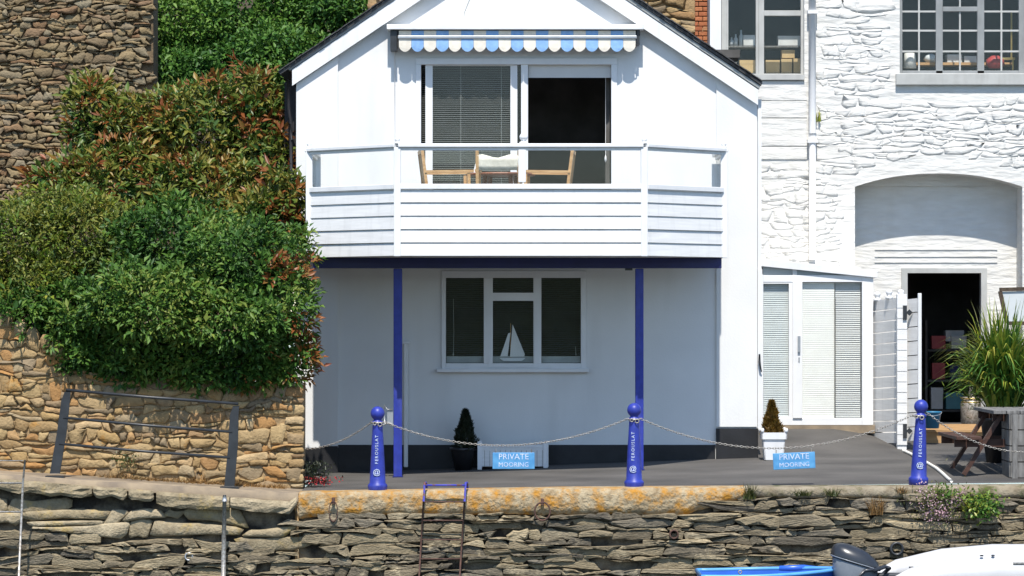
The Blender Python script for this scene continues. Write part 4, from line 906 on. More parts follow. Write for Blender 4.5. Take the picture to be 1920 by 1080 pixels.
# ------------------------------------------------------------------ quay wall
qw = thing("quay_wall", "dark slate rubble quay wall with lichen stained coping", "wall", at(960, 1080, QE))
mb = MB(); a, b = at(-200, 1180, QE), at(2150, 0, QE); mb.prism([(a[0],a[2]), (b[0],a[2]), (b[0],-.075), (-2.45,-.085), (a[0],rz(a[0])-.075)], QE+.06, QE+.5); mb.build("backing", "mortar_dark", qw)
def ctop(x): return 893 + 44*max(0, min(1, x/555)) if x < 555 else 925 - 8*min(1, (x-555)/500) - 5*max(0, min(1, (x-1055)/865))
def cbot(x):
    n_ = 5*noise.noise((x/45, 3.1, 0)) + 3*noise.noise((x/14, 8.1, 0))
    if x < 555: return 1e9
    if x < 1290: return 970 - 5*min(1,(x-555)/200) + n_
    if x < 1400: return 962 - 30*(x-1290)/110 + n_
    return 934 + n_*0.5
def strip(name, mtl, x0, x1, step, Yf, Yb):
    mb = MB(); xs = []; x = x0
    while x < x1: xs.append(x); x += step
    xs.append(x1); V = []; rows = 5
    for i, x in enumerate(xs):
        t0, b0 = ctop(x), cbot(x)
        for j in range(rows):
            f = j/(rows-1); y_ = t0 + (b0-t0)*f
            d = 0.016*noise.noise((x/20, y_/14, 1.7)) + (0.02 if j == 0 else 0) + (0.03 if j == rows-1 else 0)
            V.append(at(x, y_, Yf+d))
        p = at(x, t0, Yf); V.append((p[0], Yf+.07, p[2]+.008)); V.append((p[0], Yb, p[2]+.012))
        pb = at(x, b0, Yf); V.append((pb[0], Yf+.14, pb[2]))
    k = rows+3; F = []
    for i in range(len(xs)-1):
        a, b = i*k, (i+1)*k
        for j in range(rows-1): F.append((a+j+1, b+j+1, b+j, a+j))
        F += [(a, b, b+rows, a+rows), (a+rows, b+rows, b+rows+1, a+rows+1), (b+rows-1, a+rows-1, a+rows+2, b+rows+2)]
    mb.add(V, F); return mb.build(name, mtl, qw, smooth=True)
strip("coping", "coping_lichen", 553, 1398, 7, QE-.03, QE+.30)
strip("coping", "coping_moss", 1399, 2050, 7, QE-.02, QE+.30)
# overhanging flat slabs along the ramp
for i, (xa, xb) in enumerate(((-90,-4),(-2,172),(174,238),(241,288),(293,430),(432,556))):
    n_ = 9; up_, lo_ = [], []
    th = (20, 23, 19, 20, 27, 23)[i]
    for j in range(n_+1):
        x = xa + (xb-xa)*j/n_; up_.append((x, ctop(x)+5+1.5*noise.noise((x/30,1,i)))); lo_.append((x, ctop(x)+5+th + 5*noise.noise((x/22,5,i)) - (5 if j in (0,n_) else 0)))
    V = []; nr = 5
    for j in range(n_+1):
        for k in range(nr):
            f = k/(nr-1); x = up_[j][0]*(1-f) + lo_[j][0]*f; y_ = up_[j][1]*(1-f) + lo_[j][1]*f
            V.append(at(x, y_, QE-.14 + .03*noise.noise((x/25, y_/9, i)) + (.02 if k in (0,nr-1) else 0) + (.03 if j in (0,n_) else 0)))
        a_ = at(*up_[j], QE-.13); b_ = at(*lo_[j], QE-.13); V.append((a_[0], QE+.3, a_[2]+.012)); V.append((b_[0], QE+.3, b_[2]))
    K = nr+2; F = []
    for j in range(n_):
        a_, b_ = j*K, (j+1)*K
        for k in range(nr-1): F.append((a_+k+1, b_+k+1, b_+k, a_+k))
        F += [(a_, b_, b_+nr, a_+nr), (b_+nr-1, a_+nr-1, a_+nr+1, b_+nr+1)]
    F += [tuple(list(range(nr)) + [nr+1, nr]), tuple(reversed([n_*K+k for k in list(range(nr)) + [nr+1, nr]]))]
    mb = MB(); mb.add(V, F); mb.build("coping_slab", "stones_pale", qw, centre=True)
def keepq(x, y, P):
    if max(p[1] for p in P) > 1110 or x < -15 or x > 1945: return False
    if x < 556: return y > ctop(x) + 92 + 12*noise.noise((x/80,2,2))
    lo_ = min(p[1] for p in P)
    return y > cbot(x) - 2 and lo_ > cbot(x) - 16
lay_stones(qw, course_stones(-20, 1950, 925, 1095, 9.5, 60, 51, wav=0.7, split=0.10, joint=1.7, keep=keepq, drop=0.06, tilt=.9, rag=.22), QE, "stones_slate", 0.050, 10, back=0.09, dome=0.6, flat=0.78, smooth=False)
def keepp(x, y, P): return x < 556 and ctop(x)+40 < y < ctop(x) + 88
lay_stones(qw, course_stones(-20, 552, 925, 1005, 26, 88, 61, wav=0.4, split=0.15, joint=3, keep=keepp, tilt=.5), QE, "stones_pale", 0.035, 12, back=0.09, name="pale_stone")
for (x, y, r_, dep, mt) in ((1263,1001,9,.10,"rust"), (1680,1028,13,.10,"metal_black"), (355,1043,8,.06,"metal_grey")):
    c = at(x, y, QE); mb = MB(); n_ = 18; rr = ln(r_, QE)
    mb.lathe([(rr*.7,0.12),(rr*.7,-dep),(rr,-dep),(rr,0.12)], (c[0], QE, c[2]), n_, Matrix.Rotation(R(-90),3,'X')); mb.build("drain_pipe", mt, qw, smooth=True)

# mooring rings
def mooring(x, y0_, y1_, label, wide):
    c = at(x, y0_, QE-.07); t = thing("mooring_ring", label, "mooring ring", c, "rusty rings on the quay coping")
    mb = MB(); mb.box(c[0]-.018, c[0]+.018, QE-.09, QE, c[2]-.045, c[2]+.03); mb.build("staple", "rust", t, bevel=.006)
    H_ = ln(y1_-y0_, QE)/2
    mb = MB(); mb.ring((c[0], QE-.085, c[2]-H_-.01), H_, 0.011, Matrix.Diagonal((wide,1,1)), 20, 6); mb.build("ring", "rust", t, smooth=True)
mooring(625, 938, 976, "narrow rusty mooring ring hanging edge on from the yellow coping", 0.42)
mooring(1017, 940, 974, "round rusty mooring ring on the coping beyond the ladder", 0.85)

# ladder down the quay
ld = thing("quay_ladder", "rusty steel ladder with blue hooped top hanging on the quay wall", "ladder", at(832, 1080, QE-.15))
for xa, xb in ((796, 785), (873, 861)):
    t0, b0 = Vector(at(xa, 906, QE-.14)), Vector(at(xb, 1095, QE-.14))
    mid = t0.lerp(b0, .18)
    mb = MB(); mb.tube([mid, t0 + Vector((0,0,-.03)), t0 + Vector((0,.03,0)), t0 + Vector((.015,.10,.0)), t0 + Vector((.02,.22,-.06))], .013, 8); mb.build("hook", "ladder_paint", ld, smooth=True)
    mb = MB(); mb.tube([mid, b0], .010, 8); mb.build("stile", "rust", ld, smooth=True)
for y_ in (910, 941, 976, 1012, 1048, 1083):
    f = (y_-906)/189; a, b = at(796-11*f, y_, QE-.14), at(873-12*f, y_, QE-.14)
    mb = MB(); mb.tube([a, b],   .008 if y_ > 910 else .012, 8); mb.build("rung", "ladder_paint" if y_ < 920 else "rust", ld, smooth=True)

# poles standing in the water before the wall
pl = thing("mooring_pole", "pale weathered pole standing in front of the quay wall", "pole", at(420, 1090, QE-.3))
mb = MB(); mb.tube([at(421,938,QE-.3), at(418,1120,QE-.3)], [.024,.028], 10); mb.build("shaft", "metal_pale", pl, smooth=True)
mb = MB(); mb.tube([at(421,928,QE-.3), at(421,940,QE-.3)], [.018,.03], 10); mb.build("cap", "metal_grey", pl, smooth=True)
pl = thing("boarding_rail", "thin grey metal handrail frame at the picture edge in front of the ramp", "railing", at(38, 1090, QE-.5))
mb = MB(); mb.tube([at(47,862,QE-.5), at(43,905,QE-.5), at(34,1110,QE-.5)], [.010,.013,.015], 8); mb.build("post", "metal_pale", pl, smooth=True)
for y_, r_ in ((864,.006), (906,.010), (960,.010)):
    mb = MB(); mb.tube([at(-60,y_-1,QE-.5), at(44-(y_-862)*.05,y_,QE-.5)], r_, 6); mb.build("rail", "metal_pale", pl, smooth=True)

# ------------------------------------------------------------------ black railing on the ramp
YR = -3.82
rl = thing("ramp_railing", "black metal railing with three bars on the ramp before the rubble wall", "railing", at(265, 900, YR))
for (f, t) in (((103,888),(127,730)), ((430,912),(443,757))):
    pts = [Vector(at(f[0], f[1], YR)), Vector(at(f[0]+(t[0]-f[0])*.55, f[1]+(t[1]-f[1])*.5, YR)), Vector(at(t[0]-4, t[1]+22, YR)), Vector(at(t[0], t[1]+4, YR))]
    mb = MB(); w_ = [.058,.055,.05,.034]; V = []
    for p, w in zip(pts, w_): V += [p+Vector((-w,-.009,0)), p+Vector((w,-.009,0)), p+Vector((w,.009,0)), p+Vector((-w,.009,0))]
    F = [(0,1,2,3),(15,14,13,12)] + [(i*4+j, i*4+(j+1)%4, i*4+4+(j+1)%4, i*4+4+j) for i in range(3) for j in range(4)]
    mb.add(V, [tuple(reversed(q)) for q in F]); pst = mb.build("post", "metal_black", rl, bevel=.004)
    b_ = at(f[0], f[1], YR); mb = MB(); mb.box(b_[0]-.10, b_[0]+.11, YR-.07, YR+.07, rz(b_[0])-.02, rz(b_[0])+.02); mb.build("foot_plate", "metal_black", pst)
for (p, q, r_) in (((124,731),(447,757),.018), ((119,783),(436,810),.016), ((111,832),(431,858),.016)):
    a, b = Vector(at(*p, YR)), Vector(at(*q, YR)); m_ = a.lerp(b,.5) + Vector((0,0,-.008)); mb = MB(); mb.tube([a, m_, b], r_, 8); mb.build("rail", "metal_black", rl, smooth=True)

# ------------------------------------------------------------------ bollards, chains, signs
def bollard_proto():
    t = thing("bollard", "blue bollard with ball top beside the cottage's shaded post, nearest the rubble wall", "bollard", (0,0,0), "blue bollards along the quay edge")
    mb = MB(); mb.lathe([(0.108,-.03),(0.108,.02),(0.112,.035),(0.112,.055),(0.098,.072),(0.090,.08),(0.086,.20),(0.072,.48),(0.058,.72),(0.054,.75)], (0,0,0), 28); mb.build("shaft", "royal_blue", t, smooth=True)
    mb = MB(); pr_ = [(0.054,.745),(0.064,.752),(0.064,.775),(0.048,.785),(0.044,.80)]
    for i in range(9): a = -1.0 + i*(math.pi/2+1.0)/8; pr_.append((max(.004,0.080*math.cos(a)), .868+.080*math.sin(a)))
    mb.lathe(pr_, (0,0,0), 28); mb.build("ball", "royal_blue", t, smooth=True)
    rx = Matrix(((0,.054,1),(-1,0,0),(0,-1,.054))).transposed()
    letters("lettering", "FEROUSLAT", 0.050, "letter_white", t, (-0.006,-0.0735,.46), rx, ext=.004, space=1.3)
    letters("emblem", "@", 0.085, "letter_white", t, (-0.008,-0.0885,.205), (R(87), 0, 0), ext=.004)
    return t
bp = bollard_proto(); BY = -3.74
bpos = [at(708,0,BY), at(1189,0,BY), at(1722,0,BY)]
bb = []
for i, p in enumerate(bpos):
    l_ = (p[0], BY, gz(p[0], BY)+.01)
    if i == 0: bp.location = l_; o = bp
    else: o = clone(bp, l_, ["", "blue bollard with ball top standing in front of the far balcony post", "blue bollard with ball top by the white gate and hose"][i])
    bb.append(Vector(l_))
for i, a in enumerate((0, -6, 4)):
    o = [c for c in bpy.data.objects if c.name.startswith("bollard") and c.parent is None][i]; o.rotation_euler = (R((0,0,-1)[i]), R((0,0,2.2)[i]), R(a))
def chain(pts, label, link=.036):
    """links strung along a sagging line given by points"""
    p0, p1, sag = pts; p0, p1 = Vector(p0), Vector(p1); N = 60
    line = [p0.lerp(p1, i/N) + Vector((0,0,-sag*4*(i/N)*(1-i/N))) for i in range(N+1)]
    t = thing("chain", label, "chain", p0, "chains between the bollards"); mb = MB(); d = 0; nxt = 0; k = 0
    for a, b in zip(line, line[1:]):
        L = (b-a).length
        while nxt <= d + L:
            c = a.lerp(b, (nxt-d)/L); dr_ = (b-a).normalized(); up = Vector((0,-1,0)) if k % 2 else Vector((0,0,1))
            s_ = dr_.cross(up).normalized(); u = s_.cross(dr_); Mx = Matrix((dr_, u, s_)).transposed()
            mb.ring(c, link*.40, .0042, Mx @ Matrix.Diagonal((1.35,1,.72)), 10, 4); nxt += link*.86; k += 1
        d += L
    mb.build("links", "metal_pale", t, smooth=True); return line
hz_ = .775
wl_end = at(566, 842, -3.0)
chain((bb[0]+Vector((-.06,0,hz_)), wl_end, .08), "chain hanging from the bollard to the rubble wall end")
c12 = chain((bb[0]+Vector((.06,0,hz_)), bb[1]+Vector((-.06,0,hz_)), .29), "chain slung across in front of the white trough")
c23 = chain((bb[1]+Vector((.06,0,hz_)), bb[2]+Vector((-.06,0,hz_)), .36), "chain slung past the white planter towards the gate")
chain((bb[2]+Vector((.05,0,hz_+.06)), at(1990, 838, -3.5), .22), "chain running from the bollard by the gate across the picnic bench")
for i, b in enumerate(bb):
    o = thing("chain_shackle", ("pale metal shackle tied round the bollard beside the shaded post", "pale metal shackle tied round the middle bollard", "pale metal shackle tied round the bollard by the gate")[i], "shackle", tuple(b+Vector((0,0,hz_))), "shackles on the bollards")
    mb = MB(); mb.ring(b+Vector((0,0,hz_-.012)), .066, .010, Matrix.Rotation(R(90),3,'X'), 16, 5); mb.ring(b+Vector((.03,-.075,hz_-.03)), .022, .007, None, 10, 5); mb.ring(b+Vector((-.03,-.07,hz_-.02)), .018, .006, None, 10, 5); mb.build("loop", "metal_pale", o, smooth=True)
def sign(x, y, rot, line, label):
    c = Vector(at(x, y, BY)); w_, h_ = ln(79,BY), ln(31,BY)
    t = thing("mooring_sign", label, "sign", tuple(c + Vector((0,0,-h_/2))), "private mooring signs on the chains"); o3 = Vector(WO[t])
    Mr = Matrix.Rotation(rot, 3, 'Y')
    mb = MB(); mb.obox((0,0,h_/2), (w_,.012,h_), Mr); pn = mb.build("panel", "sign_blue", t, bevel=.012, org=(0,0,0)); pn.location = (0,0,0); WO[pn] = tuple(o3)
    for txt, dz, sz in (("PRIVATE", .045, .092), ("MOORING", -.045, .072)):
        p_ = o3 + Vector((0,0,h_/2)) + Mr @ Vector((0,-.008,dz)); letters("lettering", txt, sz, "letter_white", t, p_, (R(90), rot, 0), ext=.0015)
    for s in (-1, 1):
        mb = MB(); p_ = Vector((0,0,h_/2)) + Mr @ Vector((s*w_*.42,0,h_/2)); mb.tube([p_+Vector((0,0,-.02)), p_+Vector((0,0,.04))], .005, 5); hk = mb.build("hanger", "metal_pale", t, org=(0,0,0)); hk.location = (0,0,0)
sign(963, 864, 0, c12, "blue private mooring sign hanging on the chain before the white trough")
sign(1489, 864, R(-2.5), c23, "blue private mooring sign hanging low over the bare tarmac")
# loop of metal hanging between bollard and post
hl = thing("hanging_bracket", "small grey metal bracket between the bollard and the blue balcony post", "bracket", at(728, 800, -1.5))
mb = MB(); mb.tube([at(722,795,-1.45), at(720,775,-1.45), at(721,759,-1.45), at(726,768,-1.45), at(736,768,-1.45)], .008, 6); mb.build("hoop", "metal_grey", hl, smooth=True)
mb = MB(); mb.tube([at(718,797,-1.45), at(728,793,-1.45), at(738,797,-1.45)], .012, 6); mb.bpx(726, 737, 772, 794, -1.44, -1.41, -1.45); mb.build("plate", "metal_grey", hl)

# ------------------------------------------------------------------ planters by the cottage
ty = -0.50; tc = at(962, 880, ty)
tr = thing("trough_planter", "long white boarded trough planter against the black plinth", "planter", (tc[0], ty, gz(tc[0],ty)))
g0 = gz(tc[0], ty); xa, xb = at(899,0,ty)[0], at(1027,0,ty)[0]; n_ = 13
for i in range(n_):
    x0_ = xa + (xb-xa)*i/n_; mb = MB(); mb.box(x0_, x0_+(xb-xa)/n_-.004, ty, ty+.02, g0+.03, g0+.265); mb.build("board", "board_white", tr)
for x_ in (xa-.005, xb-.035):
    for y_ in (ty-.012, ty+.24):
        mb = MB(); mb.box(x_-.02, x_+.035, y_, y_+.05, g0-.01, g0+.34); p_ = mb.build("corner_post", "paint_white", tr, bevel=.004)
mb = MB(); mb.box(xa-.02, xb+.01, ty-.008, ty+.028, g0+.267, g0+.295); mb.build("rim", "paint_white", tr)
mb = MB(); mb.box(xa-.02, xb+.01, ty+.26, ty+.29, g0+.02, g0+.29); mb.box(xa-.02, xa, ty+.03, ty+.26, g0+.02, g0+.29); mb.box(xb-.01, xb+.01, ty+.03, ty+.26, g0+.02, g0+.29); mb.build("box_sides", "board_white", tr)
mb = MB(); mb.box(xa, xb-.01, ty+.03, ty+.26, g0+.02, g0+.22); mb.build("soil", "earth", tr)
def conifer(base, h, r, mtl, parent, n, seed, name="crown"):
    g = np.random.default_rng(seed); t = g.random(n)**0.75; a = g.random(n)*2*np.pi
    lump = 0.80 + 0.20*np.sin(a*3+t*11) + 0.16*np.sin(a*5-t*17+1); rr = r*(1-t)**0.85*lump*np.sqrt(g.uniform(.35,1.05,n))
    B = np.stack([rr*np.cos(a), rr*np.sin(a), t*h*0.96], 1) + np.array(base)
    d = np.stack([np.cos(a)*.5, np.sin(a)*.5, np.full(n,.8)], 1) + g.normal(size=(n,3))*.25
    nm = np.stack([np.cos(a), np.sin(a), np.full(n,.3)], 1) + g.normal(size=(n,3))*.4
    leaves(name, mtl, parent, B, d, nm, g.uniform(.035,.065,n), g.uniform(.012,.02,n), kind="stuff")
    mb = MB(); mb.tube([Vector(base)+Vector((0,0,-.06)), Vector(base)+Vector((0,0,h*.85))], [.015,.004], 6); mb.build("trunk", "bark", parent)
py_ = -0.42; pc = at(868, 880, py_); g0 = gz(pc[0], py_)
cp = thing("potted_conifer", "dark cone shaped conifer in a black pot beside the white trough", "potted plant", (pc[0], py_, g0))
mb = MB(); mb.lathe([(0.10,0),(0.15,.24),(0.165,.25),(0.165,.28),(0.14,.28),(0.13,.2)], (pc[0],py_,g0), 20); mb.build("pot", "pot_black", cp, smooth=True)
conifer((pc[0]+.03, py_, g0+.24), .50, .18, "leaf_conifer_dark", cp, 3600, 3)
py_ = -0.42; pc = at(1450, 860, py_); g0 = gz(pc[0], py_)
cp = thing("planter_conifer", "golden brown cone conifer in a white square planter at the cottage corner", "potted plant", (pc[0], py_, g0))
for k in range(4):
    a = k*math.pi/2; Mz = Matrix.Rotation(a, 3, 'Z'); b0, t0 = .115, .142; H_ = .33
    P = [Mz @ Vector(v) for v in ((-b0,-b0,0),(b0,-b0,0),(t0,-t0,H_),(-t0,-t0,H_))]; n3 = Mz @ Vector((0,.015,0)); c = Vector((pc[0],py_,g0))
    mb = MB(); mb.add([c+p for p in P]+[c+p+n3 for p in P], [(0,1,2,3),(7,6,5,4),(1,0,4,5),(2,1,5,6),(3,2,6,7),(0,3,7,4)]); pn = mb.build("panel", "paint_white", cp)
    P = [Mz @ Vector(v) for v in ((-t0-.012,-t0-.012,H_*.78),(t0+.012,-t0-.012,H_*.78),(t0+.016,-t0-.016,H_+.01),(-t0-.016,-t0-.016,H_+.01))]; n3 = Mz @ Vector((0,.014,0))
    mb = MB(); mb.add([c+p for p in P]+[c+p+n3 for p in P], [(0,1,2,3),(7,6,5,4),(1,0,4,5),(2,1,5,6),(3,2,6,7),(0,3,7,4)]); mb.build("rim", "paint_white", cp)
    pp = Mz @ Vector((t0+.005,-t0-.005,H_+.03)); mb = MB(); mb.lathe([(0.02,-.02),(0.022,0),(0.024,.018),(0.012,.036)], c+pp, 10); mb.build("knob", "paint_white", cp, smooth=True)
mb = MB(); mb.box(pc[0]-.12, pc[0]+.12, py_-.12, py_+.12, g0+.2, g0+.30); mb.build("soil", "earth", cp)
conifer((pc[0]-.02, py_, g0+.30), .42, .14, "leaf_conifer_gold", cp, 4200, 5)
fl = thing("red_flowers", "low red flowering plant at the foot of the rubble wall corner", "plant", at(590, 912, -3.0))
g_ = np.random.default_rng(9); n_ = 150; c = np.array(at(590, 910, -2.9)); B = c + np.stack([g_.normal(0,.13,n_), g_.normal(0,.08,n_), g_.random(n_)*.10], 1)
leaves("petals", "petal_red", fl, B, g_.normal(size=(n_,3))+np.array([0,-.5,.8]), g_.normal(size=(n_,3))*.4+np.array([0,-1,.6]), g_.uniform(.015,.03,n_), g_.uniform(.014,.026,n_), kind="stuff")
n_ = 420; B = c + np.stack([g_.normal(-.03,.10,n_), g_.normal(.05,.09,n_), g_.random(n_)*.26], 1)
leaves("foliage", "leaf_conifer_dark", fl, B, g_.normal(size=(n_,3))+np.array([0,-.2,.8]), g_.normal(size=(n_,3)), g_.uniform(.03,.06,n_), g_.uniform(.012,.022,n_), kind="stuff")

# ------------------------------------------------------------------ picnic table, crate planter with strap plant, framed board, hose
PX, PYc = 5.95, -2.15; g0 = gz(PX, PYc)
pt = thing("picnic_table", "dark brown picnic table with weathered grey top by the quay edge", "picnic table", (PX, PYc, g0))
for i in range(5):
    x_ = PX-.38 + i*.155; mb = MB(); mb.box(x_, x_+.146, PYc-.85, PYc+.75, g0+.70, g0+.74+rng.uniform(-.002,.002)); mb.build("top_plank", "wood_grey", pt, bevel=.004)
for s in (-1, 1):
    for i in range(2):
        x_ = PX + s*.66 + (i-1)*.15; mb = MB(); mb.box(x_, x_+.142, PYc-.85, PYc+.75, g0+.40, g0+.44); mb.build("seat_plank", "wood_dark", pt, bevel=.004)
for y_ in (PYc-.62, PYc+.5):
    mb = MB(); mb.box(PX-.80, PX+.80, y_, y_+.045, g0+.31, g0+.40); mb.build("cross_beam", "wood_dark", pt)
    mb = MB(); mb.box(PX-.36, PX+.36, y_, y_+.045, g0+.61, g0+.70); mb.build("top_batten", "wood_dark", pt)
    for s in (-1, 1):
        mb = MB(); mb.bar((PX+s*.70, y_-.025, g0-.01), (PX+s*.26, y_-.025, g0+.69), .045, .10, (0,1,0)); o = mb.build("leg", "wood_dark", pt)
cx_, cy_ = at(1893,0,-3.1)[0], -3.1; g0 = gz(cx_, cy_)
cr_ = thing("wooden_crate", "weathered grey wooden crate in front of the picnic table", "crate", (cx_+.35, cy_+.3, g0))
for i in range(4):
    z0 = g0 + .01 + i*.185; mb = MB(); mb.box(cx_+.01+rng.uniform(-.008,.008), cx_+.72, cy_, cy_+.025, z0, z0+.172); mb.build("board", "wood_grey", cr_)
    mb = MB(); mb.box(cx_, cx_+.02, cy_+.03, cy_+.6, z0, z0+.172); mb.build("board", "wood_grey", cr_)
mb = MB(); mb.box(cx_+.03, cx_+.09, cy_-.022, cy_-.001, g0, g0+.74); mb.build("batten", "wood_grey", cr_)
mb = MB(); mb.box(cx_+.03, cx_+.7, cy_+.03, cy_+.6, g0+.02, g0+.68); mb.build("soil", "earth", cr_)
tu = at(1880, 740, -0.85); tg = gz(tu[0], -0.85)
tub = thing("plant_tub", "dark round tub behind the picnic table", "planter", (tu[0], -0.85, tg))
mb = MB(); mb.lathe([(0.20,0),(0.27,.50),(0.29,.51),(0.29,.55),(0.25,.55),(0.22,.45)], (tu[0],-.85,tg), 24); mb.build("body", "pot_black", tub, smooth=True)
mb = MB(); mb.lathe([(0.22,.40),(0.24,.50)], (tu[0],-.85,tg), 20); mb.build("soil", "earth", tub)
sp = thing("strap_plant", "bright yellow green strap leaved plant above the picnic table", "plant", (tu[0], -.85, tg+.5))
blades("strap_leaves", "leaf_yellowgreen", sp, (tu[0]-.02, -.90, tg+.50), 520, 1.75, .85, .050, 13, droop=.62, seg=6, spreadb=.16)
blades("strap_leaves", "leaf_tree", sp, (tu[0], -.85, tg+.50), 520, 1.5, .85, .055, 14, droop=.70, seg=6, spreadb=.16)
g_ = np.random.default_rng(19); n_ = 620; c = np.array((tu[0]-.30, -.85, tg+1.05)); B = c + np.stack([g_.normal(.0,.12,n_), g_.normal(0,.2,n_), g_.normal(-.05,.18,n_)], 1)
leaves("wispy_foliage", "leaf_yellowgreen", sp, B, g_.normal(size=(n_,3))*.5+np.array([-.5,0,.6]), g_.normal(size=(n_,3)), g_.uniform(.05,.12,n_), g_.uniform(.008,.016,n_), kind="stuff")
fb = thing("framed_board", "brown wooden framed board leaning by the arch above the strap plant", "notice board", at(1915, 606, 2.4))
for p, q in (((1874,543),(1945,541)), ((1875,546),(1888,606)), ((1945,541),(1958,606)), ((1888,606),(1958,606))):
    mb = MB(); mb.bar(at(*p,2.4), at(*q,2.4), .05, .045, (0,1,0)); mb.build("frame", "bark", fb)
mb = MB(); mb.prism([xz(1877,547,2.4), xz(1943,545,2.4), xz(1956,604,2.4), xz(1890,604,2.4)], 2.40, 2.41); mb.build("board", "blind_grey", fb)
hp = [(1694,838,.55),(1708,845,.2),(1722,855,-.4),(1740,866,-1.2),(1756,876,-1.9),(1768,888,-2.6),(1777,899,-3.2),(1784,908,-3.6)]
pts = []
for x, y, Y in hp: X = at(x,y,Y)[0]; pts.append(Vector((X, Y, gz(X,Y)+.018)))
sm = []
for i in range(len(pts)-1):
    for k in range(4): sm.append(pts[i].lerp(pts[i+1], k/4))
sm.append(pts[-1]); mb = MB(); mb.tube(sm, .019, 8); o = mb.build("hose", "hose_white", smooth=True, org=pts[0]); tag(o, "white hose lying across the tarmac from the gate to the quay edge", "hose")

# ------------------------------------------------------------------ boats below the wall
dg = thing("inflatable_dinghy", "white inflatable dinghy moored below the quay wall", "dinghy", (5.6, -5.3, WATER_Z))
def tube_boat(Yc, nm):
    rr = .235; zc = -.57 - rr + .0; pts = [(3.98,Yc,zc-.13),(4.25,Yc,zc-.075),(4.75,Yc,zc-.02),(5.3,Yc,zc),(6.3,Yc,zc),(7.0,Yc*.6-5.3*.4,zc+.05),(7.4,-5.3,zc+.10)]
    mb = MB(); mb.tube(pts, [.05,.14,.205,rr,rr,rr*.95,rr*.9], 22); o_ = mb.build(nm, "rubber_white", dg, smooth=True)
    mb = MB(); mb.tube([(x, y-.24*math.sin(1.0), z+.24*math.cos(1.0)) for i, (x,y,z) in enumerate(pts[3:6])], .014, 6); mb.build("rubbing_strip", "metal_pale", o_, smooth=True)
    for x_ in (4.98, 5.10) if Yc < -5.5 else ():
        mb = MB(); mb.lathe([(0.02,0),(0.018,.012),(0.006,.016)], (x_, Yc-.12, zc+.20), 10); mb.build("valve", "metal_black", o_)
    return o_
tube_boat(-4.72, "side_tube"); tube_boat(-5.95, "side_tube")
mb = MB(); mb.box(4.35, 4.39, -5.74, -4.93, -1.12, -.80); mb.build("transom", "wood_grey", dg)
mb = MB(); mb.box(4.4, 6.6, -5.74, -4.93, -1.0, -.96); mb.build("floor", "blind_grey", dg)
om = thing("outboard_motor", "dark grey outboard motor on the stern of the white dinghy", "outboard motor", (4.05, -5.34, -1.0))
def cowl(mb, cx, cy, prof, sx, sy):
    n_ = 20; V = []; F = []
    for (k, z, dx) in prof:
        for j in range(n_):
            a = 2*math.pi*j/n_; V.append((cx+dx+sx*k*math.copysign(abs(math.cos(a))**.8, math.cos(a)), cy+sy*k*math.copysign(abs(math.sin(a))**.8, math.sin(a)), z))
    for i in range(len(prof)-1):
        for j in range(n_): F.append((i*n_+j, i*n_+(j+1)%n_, (i+1)*n_+(j+1)%n_, (i+1)*n_+j))
    F.append(tuple((len(prof)-1)*n_+j for j in range(n_))); F.append(tuple(reversed(range(n_)))); mb.add(V, F)
def slant(mb): mb.v = [(x, y, z - (x-3.72)*.30*min(1, max(0, (z+1.0)/.25)) - .30*max(0, x-3.80)**2) for x, y, z in mb.v]
mb = MB(); cowl(mb, 3.72, -5.34, [(.99,-.735,.0),(1.02,-.725,.0),(1.02,-.70,.0),(.97,-.655,-.005),(.84,-.61,-.02),(.62,-.575,-.035),(.36,-.555,-.05),(.10,-.547,-.06)], .262, .19); slant(mb); cw = mb.build("cowl_top", "motor_dark", om, smooth=True)
mb = MB(); cowl(mb, 3.72, -5.34, [(1.035,-.728,.0),(1.05,-.722,.0),(1.035,-.716,.0)], .262, .19); slant(mb); mb.build("trim_band", "motor_grey", cw, smooth=True)
mb = MB(); cowl(mb, 3.71, -5.34, [(.60,-1.05,.0),(.82,-.97,.0),(.92,-.87,.0),(.97,-.76,.005),(.96,-.737,.008)], .255, .185); slant(mb); mb.build("cowl_body", "motor_grey", om, smooth=True)
mb = MB(); mb.tube([(3.74,-5.528,-.86),(3.80,-5.53,-.80),(3.88,-5.515,-.79),(3.93,-5.49,-.83)], [.012,.02,.02,.012], 8); mb.build("side_grip", "motor_dark", om, smooth=True)
mb = MB(); mb.tube([(3.90,-5.52,-.80),(4.02,-5.5,-.76),(4.08,-5.42,-.78),(4.0,-5.38,-.86)], .022, 8); mb.build("carry_handle", "motor_dark", om, smooth=True)
mb = MB(); mb.box(3.95, 4.40, -5.42, -5.26, -.95, -.84); mb.box(3.62, 3.80, -5.40, -5.28, -1.5, -.98); mb.build("bracket_leg", "motor_dark", om, bevel=.02)
bd = thing("blue_boat", "small bright blue boat lying low under the quay wall", "boat", (2.7, -5.2, WATER_Z))
zr = at(0,1075,-5.2)[2]
def hullring(z, k, drop=0.0):
    P = []
    for i in range(25):
        t = i/24; x = 2.02 + 1.55*t; w = .52*math.cos(max(0,(t-.35))/.65*math.pi/2)**.7 if t > .35 else .52*(.86+.14*t/.35); P.append((x, w, t))
    ring_ = [(2.8+(x-2.8)*k, -5.2-w*k, z + .05*t*t) for x, w, t in P] + [(2.8+(x-2.8)*k, -5.2+w*k, z + .05*t*t) for x, w, t in reversed(P)]
    return ring_
mb = MB(); rs = [hullring(-1.25,.72), hullring(-1.05,.92), hullring(zr-.01,1.0), hullring(zr-.01,.955), hullring(-1.1,.86), hullring(-1.12,.4)]; n_ = len(rs[0])
for r_ in rs: mb.v += r_
for i in range(len(rs)-1):
    for j in range(n_): mb.f.append((i*n_+j, i*n_+(j+1)%n_, (i+1)*n_+(j+1)%n_, (i+1)*n_+j))
